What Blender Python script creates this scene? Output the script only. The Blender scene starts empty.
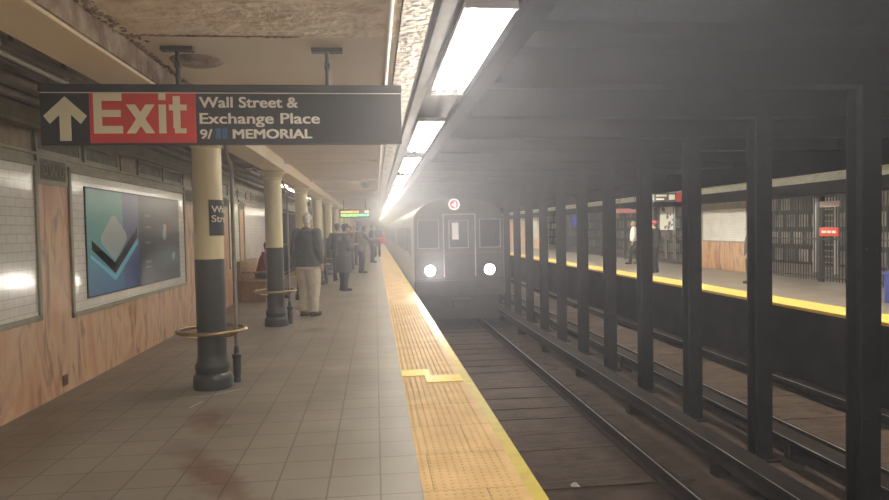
import bpy, bmesh, math, random
from math import sin, cos, pi, radians
from mathutils import Vector, Matrix

random.seed(7)
S = bpy.context.scene
COL = S.collection

# ------------------------------------------------------------------ camera
F, VPX, VPY, ROLL, EYE = 650.0, 375.0, 230.0, 0.022, 1.5
_y = Vector(((VPX - 444.5) / F, -(VPY - 250.0) / F, -1.0)).normalized()
_z = Vector((-ROLL, 1.0, 0.0)); _z = (_z - _z.dot(_y) * _y).normalized()
_x = _y.cross(_z)
cam_data = bpy.data.cameras.new('camera')
cam_data.sensor_width = 36.0
cam_data.lens = F / 889.0 * 36.0
cam_data.clip_start, cam_data.clip_end = 0.05, 300
cam = bpy.data.objects.new('camera', cam_data)
cam.matrix_world = Matrix.Translation((0, 0, EYE)) @ Matrix((_x, _y, _z)).to_4x4()
COL.objects.link(cam)
S.camera = cam

# ------------------------------------------------------------------ world, exposure
W = bpy.data.worlds.new('world'); S.world = W
W.use_nodes = True
wn = W.node_tree; wn.nodes.clear()
wo = wn.nodes.new('ShaderNodeOutputWorld')
wb = wn.nodes.new('ShaderNodeBackground'); wb.inputs['Color'].default_value = (0, 0, 0, 1)
wn.links.new(wb.outputs[0], wo.inputs['Surface'])
S.view_settings.view_transform = 'Standard'
S.view_settings.look = 'None'
S.view_settings.gamma = 1.0
S.view_settings.use_curve_mapping = False
S.view_settings.exposure = 1.2
TUBE = 20.0            # brightness of the fluorescent tubes
HAZE = 0.082          # greatest density of the tunnel haze and imitated lens glare (under the ceiling)
HAZE_COL = (0.79, 0.81, 0.92)
S.cycles.use_denoising = True
S.cycles.max_bounces = 6
S.cycles.diffuse_bounces = 4
S.cycles.sample_clamp_indirect = 4.0

# ------------------------------------------------------------------ materials
def new_mat(name):
    m = bpy.data.materials.new(name); m.use_nodes = True
    nt = m.node_tree
    return m, nt, nt.nodes['Principled BSDF'], nt.nodes, nt.links

def rgb(c): return (c[0], c[1], c[2], 1.0)

def mat(name, c1, c2=None, scale=6.0, rough=0.6, metal=0.0, bump=0.0, bscale=None, stretch=(1, 1, 1), lo=0.35, hi=0.65, spec=0.5, detail=6):
    m, nt, p, N, L = new_mat(name)
    p.inputs['Roughness'].default_value = rough
    p.inputs['Metallic'].default_value = metal
    p.inputs['Specular IOR Level'].default_value = spec
    tc = N.new('ShaderNodeTexCoord'); mp = N.new('ShaderNodeMapping')
    mp.inputs['Scale'].default_value = stretch
    L.new(tc.outputs['Object'], mp.inputs['Vector'])
    nz = N.new('ShaderNodeTexNoise'); nz.inputs['Scale'].default_value = scale; nz.inputs['Detail'].default_value = detail
    L.new(mp.outputs[0], nz.inputs['Vector'])
    r = N.new('ShaderNodeValToRGB')
    r.color_ramp.elements[0].position = lo; r.color_ramp.elements[1].position = hi
    r.color_ramp.elements[0].color = rgb(c1); r.color_ramp.elements[1].color = rgb(c2 or c1)
    L.new(nz.outputs['Fac'], r.inputs[0]); L.new(r.outputs[0], p.inputs['Base Color'])
    if bump:
        b = N.new('ShaderNodeBump'); b.inputs['Strength'].default_value = bump; b.inputs['Distance'].default_value = 0.05 if 'peel' in name else 0.02
        n2 = N.new('ShaderNodeTexNoise'); n2.inputs['Scale'].default_value = bscale or scale * 4; n2.inputs['Detail'].default_value = 5
        L.new(mp.outputs[0], n2.inputs['Vector']); L.new(n2.outputs['Fac'], b.inputs['Height']); L.new(b.outputs[0], p.inputs['Normal'])
    return m

def emit(name, c, s, base=(0.8, 0.8, 0.8)):
    m, nt, p, N, L = new_mat(name)
    p.inputs['Base Color'].default_value = rgb(base)
    p.inputs['Emission Color'].default_value = rgb(c); p.inputs['Emission Strength'].default_value = s
    return m

def brick_mat(name, c1, c2, mortar, bw, bh, ms, offset, axes, rough=0.4, spec=0.5, dirt=None, bump=0.3):
    """tiles laid in the plane given by axes, e.g. 'XY' or 'YZ' of the object"""
    m, nt, p, N, L = new_mat(name)
    p.inputs['Roughness'].default_value = rough; p.inputs['Specular IOR Level'].default_value = spec
    tc = N.new('ShaderNodeTexCoord'); sp = N.new('ShaderNodeSeparateXYZ'); cb = N.new('ShaderNodeCombineXYZ')
    L.new(tc.outputs['Object'], sp.inputs[0])
    L.new(sp.outputs[axes[0]], cb.inputs['X']); L.new(sp.outputs[axes[1]], cb.inputs['Y'])
    bt = N.new('ShaderNodeTexBrick'); bt.offset = offset; bt.squash = 1.0
    bt.inputs['Scale'].default_value = 1.0; bt.inputs['Brick Width'].default_value = bw; bt.inputs['Row Height'].default_value = bh
    bt.inputs['Mortar Size'].default_value = ms; bt.inputs['Mortar Smooth'].default_value = 0.1
    bt.inputs['Color1'].default_value = rgb(c1); bt.inputs['Color2'].default_value = rgb(c2); bt.inputs['Mortar'].default_value = rgb(mortar)
    L.new(cb.outputs[0], bt.inputs['Vector'])
    out = bt.outputs['Color']
    if dirt:
        nz = N.new('ShaderNodeTexNoise'); nz.inputs['Scale'].default_value = dirt[0]; nz.inputs['Detail'].default_value = 8
        L.new(tc.outputs['Object'], nz.inputs['Vector'])
        r = N.new('ShaderNodeValToRGB'); r.color_ramp.elements[0].position = 0.35; r.color_ramp.elements[1].position = 0.7
        r.color_ramp.elements[0].color = rgb(dirt[1]); r.color_ramp.elements[1].color = (1, 1, 1, 1)
        L.new(nz.outputs['Fac'], r.inputs[0])
        mx = N.new('ShaderNodeMix'); mx.data_type = 'RGBA'; mx.blend_type = 'MULTIPLY'; mx.inputs['Factor'].default_value = 1.0
        L.new(out, mx.inputs['A']); L.new(r.outputs[0], mx.inputs['B']); out = mx.outputs['Result']
    L.new(out, p.inputs['Base Color'])
    b = N.new('ShaderNodeBump'); b.inputs['Strength'].default_value = bump; b.inputs['Distance'].default_value = 0.004; b.invert = True
    L.new(bt.outputs['Fac'], b.inputs['Height']); L.new(b.outputs[0], p.inputs['Normal'])
    return m

def stain(m, shapes):
    """darker stains of their own shape: (cx, cy, rx, ry, angle, colour)"""
    nt = m.node_tree; N, L = nt.nodes, nt.links; p = N['Principled BSDF']
    src = p.inputs['Base Color'].links[0].from_socket
    tc = N.new('ShaderNodeTexCoord')
    nz = N.new('ShaderNodeTexNoise'); nz.inputs['Scale'].default_value = 5.0; nz.inputs['Detail'].default_value = 5
    L.new(tc.outputs['Object'], nz.inputs['Vector'])
    ad = N.new('ShaderNodeVectorMath'); ad.operation = 'MULTIPLY_ADD'
    ad.inputs[1].default_value = (0.35, 0.35, 0); ad.inputs[2].default_value = (-0.175, -0.175, 0)
    L.new(nz.outputs['Color'], ad.inputs[0])
    a2 = N.new('ShaderNodeVectorMath'); L.new(tc.outputs['Object'], a2.inputs[0]); L.new(ad.outputs[0], a2.inputs[1])
    for cx, cy, rx, ry, ang, c in shapes:
        mp = N.new('ShaderNodeMapping'); mp.vector_type = 'TEXTURE'
        mp.inputs['Location'].default_value = (cx, cy, 0); mp.inputs['Rotation'].default_value = (0, 0, ang)
        mp.inputs['Scale'].default_value = (rx, ry, 1)
        L.new(a2.outputs[0], mp.inputs['Vector'])
        sx = N.new('ShaderNodeVectorMath'); sx.operation = 'MULTIPLY'; sx.inputs[1].default_value = (1, 1, 0)
        L.new(mp.outputs[0], sx.inputs[0])
        ln = N.new('ShaderNodeVectorMath'); ln.operation = 'LENGTH'; L.new(sx.outputs[0], ln.inputs[0])
        mr = N.new('ShaderNodeMapRange'); mr.inputs['From Min'].default_value = 1.0; mr.inputs['From Max'].default_value = 0.25
        L.new(ln.outputs['Value'], mr.inputs['Value'])
        mx = N.new('ShaderNodeMix'); mx.data_type = 'RGBA'; mx.blend_type = 'MULTIPLY'
        L.new(mr.outputs[0], mx.inputs['Factor']); L.new(src, mx.inputs['A']); mx.inputs['B'].default_value = rgb(c)
        src = mx.outputs['Result']
    L.new(src, p.inputs['Base Color'])

def marble_mat(name):
    m, nt, p, N, L = new_mat(name)
    p.inputs['Roughness'].default_value = 0.42
    tc = N.new('ShaderNodeTexCoord'); mp = N.new('ShaderNodeMapping'); mp.inputs['Scale'].default_value = (1, 2.2, 0.7)
    mp.inputs['Rotation'].default_value = (0.25, 0, 0)
    L.new(tc.outputs['Object'], mp.inputs[0])
    n1 = N.new('ShaderNodeTexNoise'); n1.inputs['Scale'].default_value = 0.9; n1.inputs['Detail'].default_value = 8; n1.inputs['Distortion'].default_value = 1.4
    L.new(mp.outputs[0], n1.inputs['Vector'])
    r = N.new('ShaderNodeValToRGB'); e = r.color_ramp.elements
    e[0].position = 0.25; e[0].color = rgb((0.36, 0.19, 0.12)); e[1].position = 0.75; e[1].color = rgb((0.60, 0.42, 0.22))
    for ps, c in ((0.40, (0.55, 0.30, 0.17)), (0.5, (0.60, 0.41, 0.25)), (0.6, (0.50, 0.27, 0.18))):
        q = e.new(ps); q.color = rgb(c)
    L.new(n1.outputs['Fac'], r.inputs[0])
    mp2 = N.new('ShaderNodeMapping'); mp2.inputs['Scale'].default_value = (1, 4.5, 1.3); mp2.inputs['Rotation'].default_value = (0.45, 0, 0)
    L.new(tc.outputs['Object'], mp2.inputs[0])
    n2 = N.new('ShaderNodeTexNoise'); n2.inputs['Scale'].default_value = 1.1; n2.inputs['Detail'].default_value = 7; n2.inputs['Distortion'].default_value = 1.6
    L.new(mp2.outputs[0], n2.inputs['Vector'])
    r2 = N.new('ShaderNodeValToRGB'); r2.color_ramp.elements[0].position = 0.33; r2.color_ramp.elements[0].color = rgb((0.40, 0.38, 0.35))
    r2.color_ramp.elements[1].position = 0.47; r2.color_ramp.elements[1].color = (1, 1, 1, 1)
    L.new(n2.outputs['Fac'], r2.inputs[0])
    mx = N.new('ShaderNodeMix'); mx.data_type = 'RGBA'; mx.blend_type = 'MULTIPLY'; mx.inputs['Factor'].default_value = 0.75
    L.new(r.outputs[0], mx.inputs['A']); L.new(r2.outputs[0], mx.inputs['B']); L.new(mx.outputs['Result'], p.inputs['Base Color'])
    return m

M = {}
M['floor'] = brick_mat('platform tile', (0.24, 0.205, 0.168), (0.26, 0.222, 0.18), (0.122, 0.104, 0.086), 0.305, 0.305, 0.006, 0.0, 'XY', rough=0.47, dirt=(1.3, (0.72, 0.70, 0.68)))
stain(M['floor'], [(-1.02, 4.1, 0.17, 0.95, 0.55, (0.58, 0.38, 0.33)), (-1.35, 5.35, 0.16, 0.5, 0.2, (0.66, 0.47, 0.4)), (-0.95, 10.0, 0.25, 0.3, 0.2, (0.6, 0.55, 0.5)),
                   (-2.6, 5.0, 0.5, 1.4, 0.1, (0.72, 0.68, 0.62))])
M['yellow'] = brick_mat('tactile yellow', (0.76, 0.51, 0.21), (0.80, 0.54, 0.23), (0.44, 0.29, 0.12), 0.61, 0.61, 0.004, 0.5, 'XY', rough=0.6, dirt=(3.0, (0.78, 0.72, 0.66)))
M['nosing'] = mat('nosing yellow paint', (0.55, 0.42, 0.05), (0.66, 0.52, 0.07), 9, 0.5)
M['patch'] = mat('bright yellow', (0.78, 0.58, 0.0), (0.84, 0.63, 0.0), 9, 0.5)
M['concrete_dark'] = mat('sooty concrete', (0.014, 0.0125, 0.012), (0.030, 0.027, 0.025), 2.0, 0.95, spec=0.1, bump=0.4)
M['bed'] = mat('trackbed', (0.040, 0.026, 0.018), (0.080, 0.052, 0.037), 3.0, 0.95, spec=0.1, bump=0.6, bscale=14)
M['tie'] = mat('tie wood', (0.034, 0.022, 0.016), (0.090, 0.060, 0.043), 3.0, 0.95, spec=0.1, bump=0.5, stretch=(1, 6, 6))
M['rail'] = mat('rusty rail', (0.016, 0.012, 0.010), (0.035, 0.024, 0.018), 12, 0.9, 0.0, spec=0.03)
M['railtop'] = mat('worn rail head', (0.14, 0.13, 0.12), (0.34, 0.33, 0.32), 3, 0.45, 0.9)
M['cover'] = mat('cover board', (0.015, 0.0115, 0.009), (0.030, 0.022, 0.017), 3, 0.9, spec=0.03, stretch=(5, 1, 5))
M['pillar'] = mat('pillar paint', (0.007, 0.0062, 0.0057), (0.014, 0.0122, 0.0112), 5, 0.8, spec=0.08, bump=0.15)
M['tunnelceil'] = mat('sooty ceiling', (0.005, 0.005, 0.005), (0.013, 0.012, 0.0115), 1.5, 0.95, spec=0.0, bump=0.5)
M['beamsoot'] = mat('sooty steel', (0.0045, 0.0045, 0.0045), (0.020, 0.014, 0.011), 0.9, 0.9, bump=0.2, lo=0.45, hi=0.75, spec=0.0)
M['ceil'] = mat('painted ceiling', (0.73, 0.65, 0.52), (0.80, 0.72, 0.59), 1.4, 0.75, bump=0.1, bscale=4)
M['ceil_peel'] = mat('peeling ceiling', (0.66, 0.54, 0.39), (0.82, 0.72, 0.56), 5.5, 0.78, bump=1.0, bscale=9, lo=0.36, hi=0.5)
M['rust'] = mat('rusty flaking paint', (0.16, 0.09, 0.06), (0.42, 0.35, 0.27), 7, 0.85, bump=1.0, bscale=16)
M['beam'] = mat('beam paint', (0.80, 0.68, 0.50), (0.84, 0.73, 0.55), 1.2, 0.7, bump=0.08)
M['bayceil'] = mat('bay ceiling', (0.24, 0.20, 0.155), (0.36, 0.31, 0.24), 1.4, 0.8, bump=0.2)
M['conduit'] = mat('conduit', (0.16, 0.135, 0.11), (0.26, 0.22, 0.18), 5, 0.55)
M['whitepipe'] = mat('white pipe', (0.70, 0.67, 0.60), (0.78, 0.75, 0.68), 5, 0.35)
M['foil'] = mat('crinkled metal', (0.20, 0.17, 0.13), (0.60, 0.55, 0.47), 16, 0.35, 0.35, bump=1.0, bscale=22, lo=0.4, hi=0.6)
M['channel'] = mat('dark channel', (0.10, 0.10, 0.105), (0.16, 0.155, 0.155), 4, 0.6)
M['marble'] = marble_mat('veined marble')
M['stone'] = mat('green grey stone', (0.28, 0.27, 0.21), (0.37, 0.355, 0.275), 5, 0.6, bump=0.15)
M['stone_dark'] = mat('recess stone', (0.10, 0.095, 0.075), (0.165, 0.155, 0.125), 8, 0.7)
M['mosaic'] = brick_mat('ochre mosaic', (0.42, 0.28, 0.12), (0.34, 0.27, 0.17), (0.2, 0.18, 0.14), 0.022, 0.022, 0.0025, 0.0, 'YZ', rough=0.5, dirt=(9, (0.6, 0.55, 0.5)))
M['tile'] = brick_mat('white wall tile', (0.82, 0.80, 0.76), (0.85, 0.83, 0.79), (0.60, 0.58, 0.54), 0.152, 0.076, 0.003, 0.5, 'YZ', rough=0.13, bump=0.4, dirt=(2.0, (0.86, 0.85, 0.83)))
M['cream'] = mat('cream paint', (0.68, 0.60, 0.38), (0.74, 0.66, 0.43), 4, 0.42)
M['bluegrey'] = mat('blue grey paint', (0.045, 0.049, 0.049), (0.062, 0.065, 0.063), 5, 0.4)
M['bronze'] = mat('worn bronze', (0.32, 0.22, 0.10), (0.46, 0.34, 0.19), 7, 0.3, 0.8)
M['signblack'] = mat('sign black', (0.035, 0.034, 0.036), (0.045, 0.044, 0.046), 4, 0.38)
M['signrail'] = mat('sign rail', (0.045, 0.045, 0.05), (0.06, 0.06, 0.065), 6, 0.4)
M['signred'] = mat('sign red', (0.60, 0.055, 0.045), (0.64, 0.065, 0.055), 4, 0.35)
M['signwhite'] = mat('sign white', (0.80, 0.77, 0.68), (0.83, 0.80, 0.71), 4, 0.4)
M['signarrow'] = mat('arrow cream', (0.76, 0.71, 0.52), (0.80, 0.75, 0.56), 4, 0.4)
M['signblue'] = mat('sign blue', (0.03, 0.13, 0.30), (0.04, 0.15, 0.33), 4, 0.4)
M['whitemetal'] = mat('white enamel', (0.78, 0.78, 0.76), (0.82, 0.82, 0.80), 4, 0.4)
M['tube'] = emit('fluorescent tube', (1.0, 0.93, 0.82), TUBE)
M['tube_far'] = emit('opposite fluorescent tube', (1.0, 0.94, 0.82), TUBE * 2.3)
M['tube_off'] = mat('unlit tube', (0.55, 0.52, 0.46), (0.6, 0.57, 0.5), 4, 0.3)
M['steel'] = mat('brushed stainless', (0.42, 0.40, 0.39), (0.52, 0.50, 0.49), 3, 0.45, 0.25, stretch=(1, 1, 30))
M['steel_dark'] = mat('dark steel', (0.05, 0.05, 0.052), (0.08, 0.08, 0.082), 4, 0.5, 0.5)
M['black_iron'] = mat('black iron', (0.022, 0.021, 0.02), (0.035, 0.033, 0.031), 6, 0.5)
M['glass_dark'] = mat('dark windscreen glass', (0.016, 0.018, 0.021), (0.022, 0.024, 0.027), 2, 0.06)
M['cabglow'] = emit('lit saloon seen through the door window', (0.95, 0.92, 0.86), 0.16)
M['headlamp'] = emit('headlamp lens', (1.0, 0.92, 0.84), 65.0)
M['roundel'] = emit('red route light', (1.0, 0.0, 0.01), 0.30, (0.4, 0.01, 0.01))
M['roundel_white'] = emit('white route figure', (1.0, 0.93, 0.93), 1.1)
M['dullred'] = mat('dull red', (0.16, 0.03, 0.03), (0.20, 0.04, 0.04), 5, 0.5)
M['side_glass'] = mat('side window glass', (0.02, 0.022, 0.025), (0.03, 0.032, 0.035), 2, 0.35, spec=0.2)
M['clutter'] = brick_mat('fare area wall', (0.10, 0.09, 0.075), (0.62, 0.58, 0.50), (0.04, 0.036, 0.032), 0.7, 0.62, 0.09, 0.5, 'YZ', rough=0.6, dirt=(2.0, (0.5, 0.45, 0.4)))
M['yellow_far'] = mat('opposite tactile yellow', (0.70, 0.45, 0.07), (0.76, 0.50, 0.09), 8, 0.6)
M['rubber'] = mat('rubber', (0.03, 0.03, 0.03), (0.04, 0.04, 0.04), 5, 0.8)
M['bench'] = mat('bench wood', (0.20, 0.11, 0.055), (0.32, 0.19, 0.10), 3, 0.5, stretch=(6, 1, 6))
M['led_g'] = emit('green led text', (0.22, 0.95, 0.08), 1.6)
M['led_o'] = emit('orange led text', (1.0, 0.45, 0.12), 1.6)
M['led_t'] = emit('teal led text', (0.15, 0.85, 0.62), 1.4)
M['plate'] = mat('rusty plate', (0.14, 0.06, 0.035), (0.20, 0.09, 0.05), 8, 0.7)
M['hookpaint'] = mat('dark paint', (0.06, 0.05, 0.047), (0.10, 0.085, 0.08), 6, 0.6)
M['red_plastic'] = mat('red plastic', (0.55, 0.06, 0.025), (0.62, 0.08, 0.03), 5, 0.35)
M['pinkwhite'] = mat('pinkish white', (0.75, 0.58, 0.56), (0.80, 0.64, 0.62), 5, 0.4)
M['blue_plastic'] = mat('blue plastic', (0.02, 0.04, 0.20), (0.03, 0.06, 0.26), 5, 0.4)
M['poster_blue'] = mat('poster blue', (0.10, 0.30, 0.42), (0.14, 0.36, 0.48), 3, 0.4)

# ------------------------------------------------------------------ mesh helpers
class MB:
    def __init__(self): self.v, self.f = [], []
    def add(self, verts, faces):
        n = len(self.v); self.v += [tuple(v) for v in verts]; self.f += [tuple(i + n for i in f) for f in faces]; return self
    def box(self, x0, x1, y0, y1, z0, z1):
        return self.add([(x0, y0, z0), (x1, y0, z0), (x1, y1, z0), (x0, y1, z0), (x0, y0, z1), (x1, y0, z1), (x1, y1, z1), (x0, y1, z1)],
                        [(0, 3, 2, 1), (4, 5, 6, 7), (0, 1, 5, 4), (1, 2, 6, 5), (2, 3, 7, 6), (3, 0, 4, 7)])
    def tube(self, pts, r, seg=10, cap=True):
        pts = [Vector(p) for p in pts]; n = len(pts)
        rs = r if isinstance(r, (list, tuple)) else [r] * n
        closed = (pts[0] - pts[-1]).length < 1e-6 and n > 2
        if closed: pts = pts[:-1]; n -= 1
        vs = []; prev = None
        for i, p in enumerate(pts):
            a = pts[(i - 1) % n] if (closed or i > 0) else p
            b = pts[(i + 1) % n] if (closed or i < n - 1) else p
            t = (b - a).normalized()
            if prev is None:
                u = t.cross(Vector((0, 0, 1)))
                if u.length < 1e-3: u = t.cross(Vector((1, 0, 0)))
            else:
                u = prev - prev.dot(t) * t
            u.normalize(); prev = u; w = t.cross(u)
            for k in range(seg):
                a2 = 2 * pi * k / seg
                vs.append(p + (u * cos(a2) + w * sin(a2)) * rs[i])
        fs = []
        for i in range(n if closed else n - 1):
            j = (i + 1) % n
            for k in range(seg):
                k2 = (k + 1) % seg
                fs.append((i * seg + k, i * seg + k2, j * seg + k2, j * seg + k))
        if cap and not closed:
            fs.append(tuple(reversed(range(seg)))); fs.append(tuple((n - 1) * seg + k for k in range(seg)))
        return self.add(vs, fs)
    def lathe(self, prof, c=(0, 0, 0), seg=28):
        vs = []
        for r, z in prof:
            for k in range(seg):
                a = 2 * pi * k / seg; vs.append((c[0] + r * cos(a), c[1] + r * sin(a), c[2] + z))
        fs = []
        for i in range(len(prof) - 1):
            for k in range(seg):
                k2 = (k + 1) % seg; fs.append((i * seg + k, i * seg + k2, (i + 1) * seg + k2, (i + 1) * seg + k))
        n = len(prof)
        fs.append(tuple(reversed(range(seg)))); fs.append(tuple((n - 1) * seg + k for k in range(seg)))
        return self.add(vs, fs)
    def prism(self, poly, a0, a1, axis='y'):
        """poly in the two other axes, extruded along axis"""
        def P(u, v, a):
            return {'x': (a, u, v), 'y': (u, a, v), 'z': (u, v, a)}[axis]
        n = len(poly)
        vs = [P(u, v, a0) for u, v in poly] + [P(u, v, a1) for u, v in poly]
        fs = [tuple(range(n)), tuple(reversed(range(n, 2 * n)))] + [(i, n + i, n + (i + 1) % n, (i + 1) % n) for i in range(n)]
        return self.add(vs, fs)
    def rings(self, rings, seg=16):
        """elliptical cross-sections: (centre, rx, ry[, up-dir ignored]) stacked in z"""
        vs = []
        for (cx, cy, cz), rx, ry in rings:
            for k in range(seg):
                a = 2 * pi * k / seg; vs.append((cx + rx * cos(a), cy + ry * sin(a), cz))
        fs = []
        for i in range(len(rings) - 1):
            for k in range(seg):
                k2 = (k + 1) % seg; fs.append((i * seg + k, i * seg + k2, (i + 1) * seg + k2, (i + 1) * seg + k))
        n = len(rings); fs.append(tuple(reversed(range(seg)))); fs.append(tuple((n - 1) * seg + k for k in range(seg)))
        return self.add(vs, fs)
    def ball(self, c, rx, ry, rz, seg=12, rg=8):
        prof = [(c[0], c[1], c[2])]
        rs = []
        for i in range(rg + 1):
            t = -pi / 2 + pi * i / rg
            s = max(cos(t), 0.02)
            rs.append(((c[0], c[1], c[2] + rz * sin(t)), rx * s, ry * s))
        return self.rings(rs, seg)
    def mesh(self, name):
        me = bpy.data.meshes.new(name); me.from_pydata(self.v, [], self.f); me.validate()
        bm = bmesh.new(); bm.from_mesh(me); bmesh.ops.recalc_face_normals(bm, faces=bm.faces); bm.to_mesh(me); bm.free()
        return me
    def build(self, name, material, parent=None, smooth=False, bevel=0.0, loc=None):
        me = self.mesh(name)
        if bevel:
            bm = bmesh.new(); bm.from_mesh(me)
            ed = [e for e in bm.edges if len(e.link_faces) == 2 and e.calc_face_angle(0) > 0.6]
            bmesh.ops.bevel(bm, geom=ed, offset=bevel, segments=2, profile=0.6, affect='EDGES', clamp_overlap=True)
            bm.to_mesh(me); bm.free()
        if smooth:
            for p in me.polygons: p.use_smooth = True
            try: me.set_sharp_from_angle(angle=radians(38))
            except Exception: pass
        me.materials.append(material)
        o = bpy.data.objects.new(name, me); COL.objects.link(o)
        if parent: o.parent = parent
        if loc: o.location = loc
        return o

def tag(o, label=None, cat=None, group=None, kind=None):
    if label: o['label'] = label
    if cat: o['category'] = cat
    if group: o['group'] = group
    if kind: o['kind'] = kind
    return o

def struct(o): o['kind'] = 'structure'; return o

def thing(name, label, cat, loc=(0, 0, 0), rz=0.0, group=None):
    o = bpy.data.objects.new(name, None); COL.objects.link(o)
    o.empty_display_size = 0.1
    o.location = loc; o.rotation_euler = (0, 0, rz)
    return tag(o, label, cat, group)

def dup(root, loc, label, rz=None):
    r = root.copy(); COL.objects.link(r); r.location = loc; r['label'] = label
    if rz is not None: r.rotation_euler = (0, 0, rz)
    for ch in list(root.children):
        c = ch.copy(); COL.objects.link(c); c.parent = r
        for g in list(ch.children):
            d = g.copy(); COL.objects.link(d); d.parent = c
    return r

ORD = ['first', 'second', 'third', 'fourth', 'fifth', 'sixth', 'seventh', 'eighth', 'ninth', 'tenth', 'eleventh', 'twelfth', 'thirteenth',
       'fourteenth', 'fifteenth', 'sixteenth', 'seventeenth', 'eighteenth', 'nineteenth', 'twentieth']
def ordn(i):
    return ORD[i] if i < 20 else 'twenty-' + ORD[i - 20]

def text_mesh(body, height, bold=0.0, depth=0.003, spacing=1.0):
    """flat lettering in the XZ plane facing -Y, cap height `height`, origin at its baseline's start; returns (MB, width)"""
    cu = bpy.data.curves.new('txt', 'FONT'); cu.body = body; cu.size = 1.0; cu.extrude = 0.0; cu.offset = bold; cu.space_character = spacing
    cu.resolution_u = 4
    o = bpy.data.objects.new('txt', cu); COL.objects.link(o)
    dg = bpy.context.evaluated_depsgraph_get(); dg.update()
    me = o.evaluated_get(dg).to_mesh()
    pts = [v.co.copy() for v in me.vertices]; polys = [tuple(p.vertices) for p in me.polygons]
    o.evaluated_get(dg).to_mesh_clear()
    bpy.data.objects.remove(o); bpy.data.curves.remove(cu)
    cap = 0.73
    k = height / cap
    x0 = min(p.x for p in pts); wd = (max(p.x for p in pts) - x0) * k
    mb = MB()
    mb.add([((p.x - x0) * k, 0.0, p.y * k) for p in pts], polys)
    # give the letters a little thickness
    bm = bmesh.new(); me2 = bpy.data.meshes.new('t'); me2.from_pydata(mb.v, [], mb.f); bm.from_mesh(me2)
    r = bmesh.ops.extrude_face_region(bm, geom=list(bm.faces))
    for g in r['geom']:
        if isinstance(g, bmesh.types.BMVert): g.co.y -= depth
    bm.to_mesh(me2); bm.free()
    out = MB(); out.add([tuple(v.co) for v in me2.vertices], [tuple(p.vertices) for p in me2.polygons])
    bpy.data.meshes.remove(me2)
    return out, wd

def shift(mb, dx=0, dy=0, dz=0):
    mb.v = [(x + dx, y + dy, z + dz) for x, y, z in mb.v]; return mb

# ================================================================== STRUCTURE
Y0, Y1 = -9.0, 70.0
WX, FWX = -2.98, 11.2          # near and far platform walls
EDGE, FEDGE = 0.92, 7.42       # platform edges
PX = 4.17                      # row of steel pillars between the tracks
BED = -1.277

struct(MB().box(WX - 0.2, 0.24, Y0, Y1, -0.25, 0.0).build('floor', M['floor']))
struct(MB().box(8.10, 16.0, Y0, Y1, -0.25, 0.0).build('floor_opposite', M['floor']))

def strip(x0, x1, nose0, nose1, name, domes):
    mb = MB().box(x0, x1, Y0, Y1, -0.05, 0.002)
    if domes:
        y = domes[0]; row = 0
        while y < domes[1]:
            x = x0 + 0.03
            while x < x1 - 0.02:
                vs = []
                for r, z in ((0.0125, 0.002), (0.008, 0.0052)):
                    for k in range(6):
                        a = pi / 3 * k; vs.append((x + r * cos(a), y + r * sin(a), z))
                mb.add(vs, [(k, (k + 1) % 6, 6 + (k + 1) % 6, 6 + k) for k in range(6)] + [(6, 7, 8, 9, 10, 11)])
                x += 0.05
            y += 0.05; row += 1
    o = struct(mb.build(name, M['yellow'] if domes else M['yellow_far']))
    n = MB().box(min(nose0, nose1), max(nose0, nose1), Y0, Y1, -0.05, 0.001).build('trim_nosing', M['nosing'] if domes else M['yellow_far']); n.parent = o
    return o
strip(0.24, 0.835, 0.835, EDGE, 'trim_1', (3.2, 13.0))
strip(7.505, 8.10, FEDGE, 7.505, 'trim_2', None)
# platform sides down to the trackbed
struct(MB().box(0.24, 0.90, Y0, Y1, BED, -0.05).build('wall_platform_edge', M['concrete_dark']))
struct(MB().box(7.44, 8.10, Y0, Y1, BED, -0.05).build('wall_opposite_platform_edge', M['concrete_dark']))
# bright yellow replacement strip set across the tactile edge
pt = MB(); pt.box(0.245, 0.53, 6.58, 6.88, 0.002, 0.0065); pt.box(0.47, 0.83, 6.28, 6.58, 0.002, 0.0065)
tag(pt.build('tactile_patch', M['patch'], bevel=0.002), 'bright yellow replacement band set across the worn tactile strip', 'tactile strip')

struct(MB().box(0.86, 7.48, Y0, Y1, BED - 0.2, BED).build('floor_trackbed', M['bed']))
struct(MB().box(PX - 0.30, PX + 0.30, Y0, Y1, BED, -1.10).build('trim_3', M['bed'], bevel=0.02))

# ceiling over the tracks: arches between the cross beams
BAY = 1.524
PY0 = 5.17
def vault(y0, y1):
    n = 8; pts = []
    for i in range(n + 1):
        t = i / n; pts.append((y0 + (y1 - y0) * t, 2.92 + 0.20 * sin(pi * t)))
    pts += [(y1, 3.35), (y0, 3.35)]
    return pts
vm = MB()
k = -6
while PY0 + k * BAY < Y1:
    a = PY0 + k * BAY + 0.09; vm.prism(vault(a, a + BAY - 0.18), 0.90, 7.44, 'x'); k += 1
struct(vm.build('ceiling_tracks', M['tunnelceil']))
for k in range(-5, 30):
    y = PY0 + k * BAY
    b = MB(); b.box(0.88, 7.46, y - 0.10, y + 0.10, 2.64, 2.665); b.box(0.88, 7.46, y - 0.012, y + 0.012, 2.66, 3.1); b.box(0.88, 7.46, y - 0.10, y + 0.10, 3.08, 3.2)
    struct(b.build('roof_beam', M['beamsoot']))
# fascia girders above the platform edges
struct(MB().box(0.78, 0.92, Y0, Y1, 2.60, 3.3).build('beam_fascia', M['beamsoot']))
struct(MB().box(7.42, 7.56, Y0, Y1, 2.33, 3.3).build('beam_opposite_fascia', M['beamsoot']))

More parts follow.
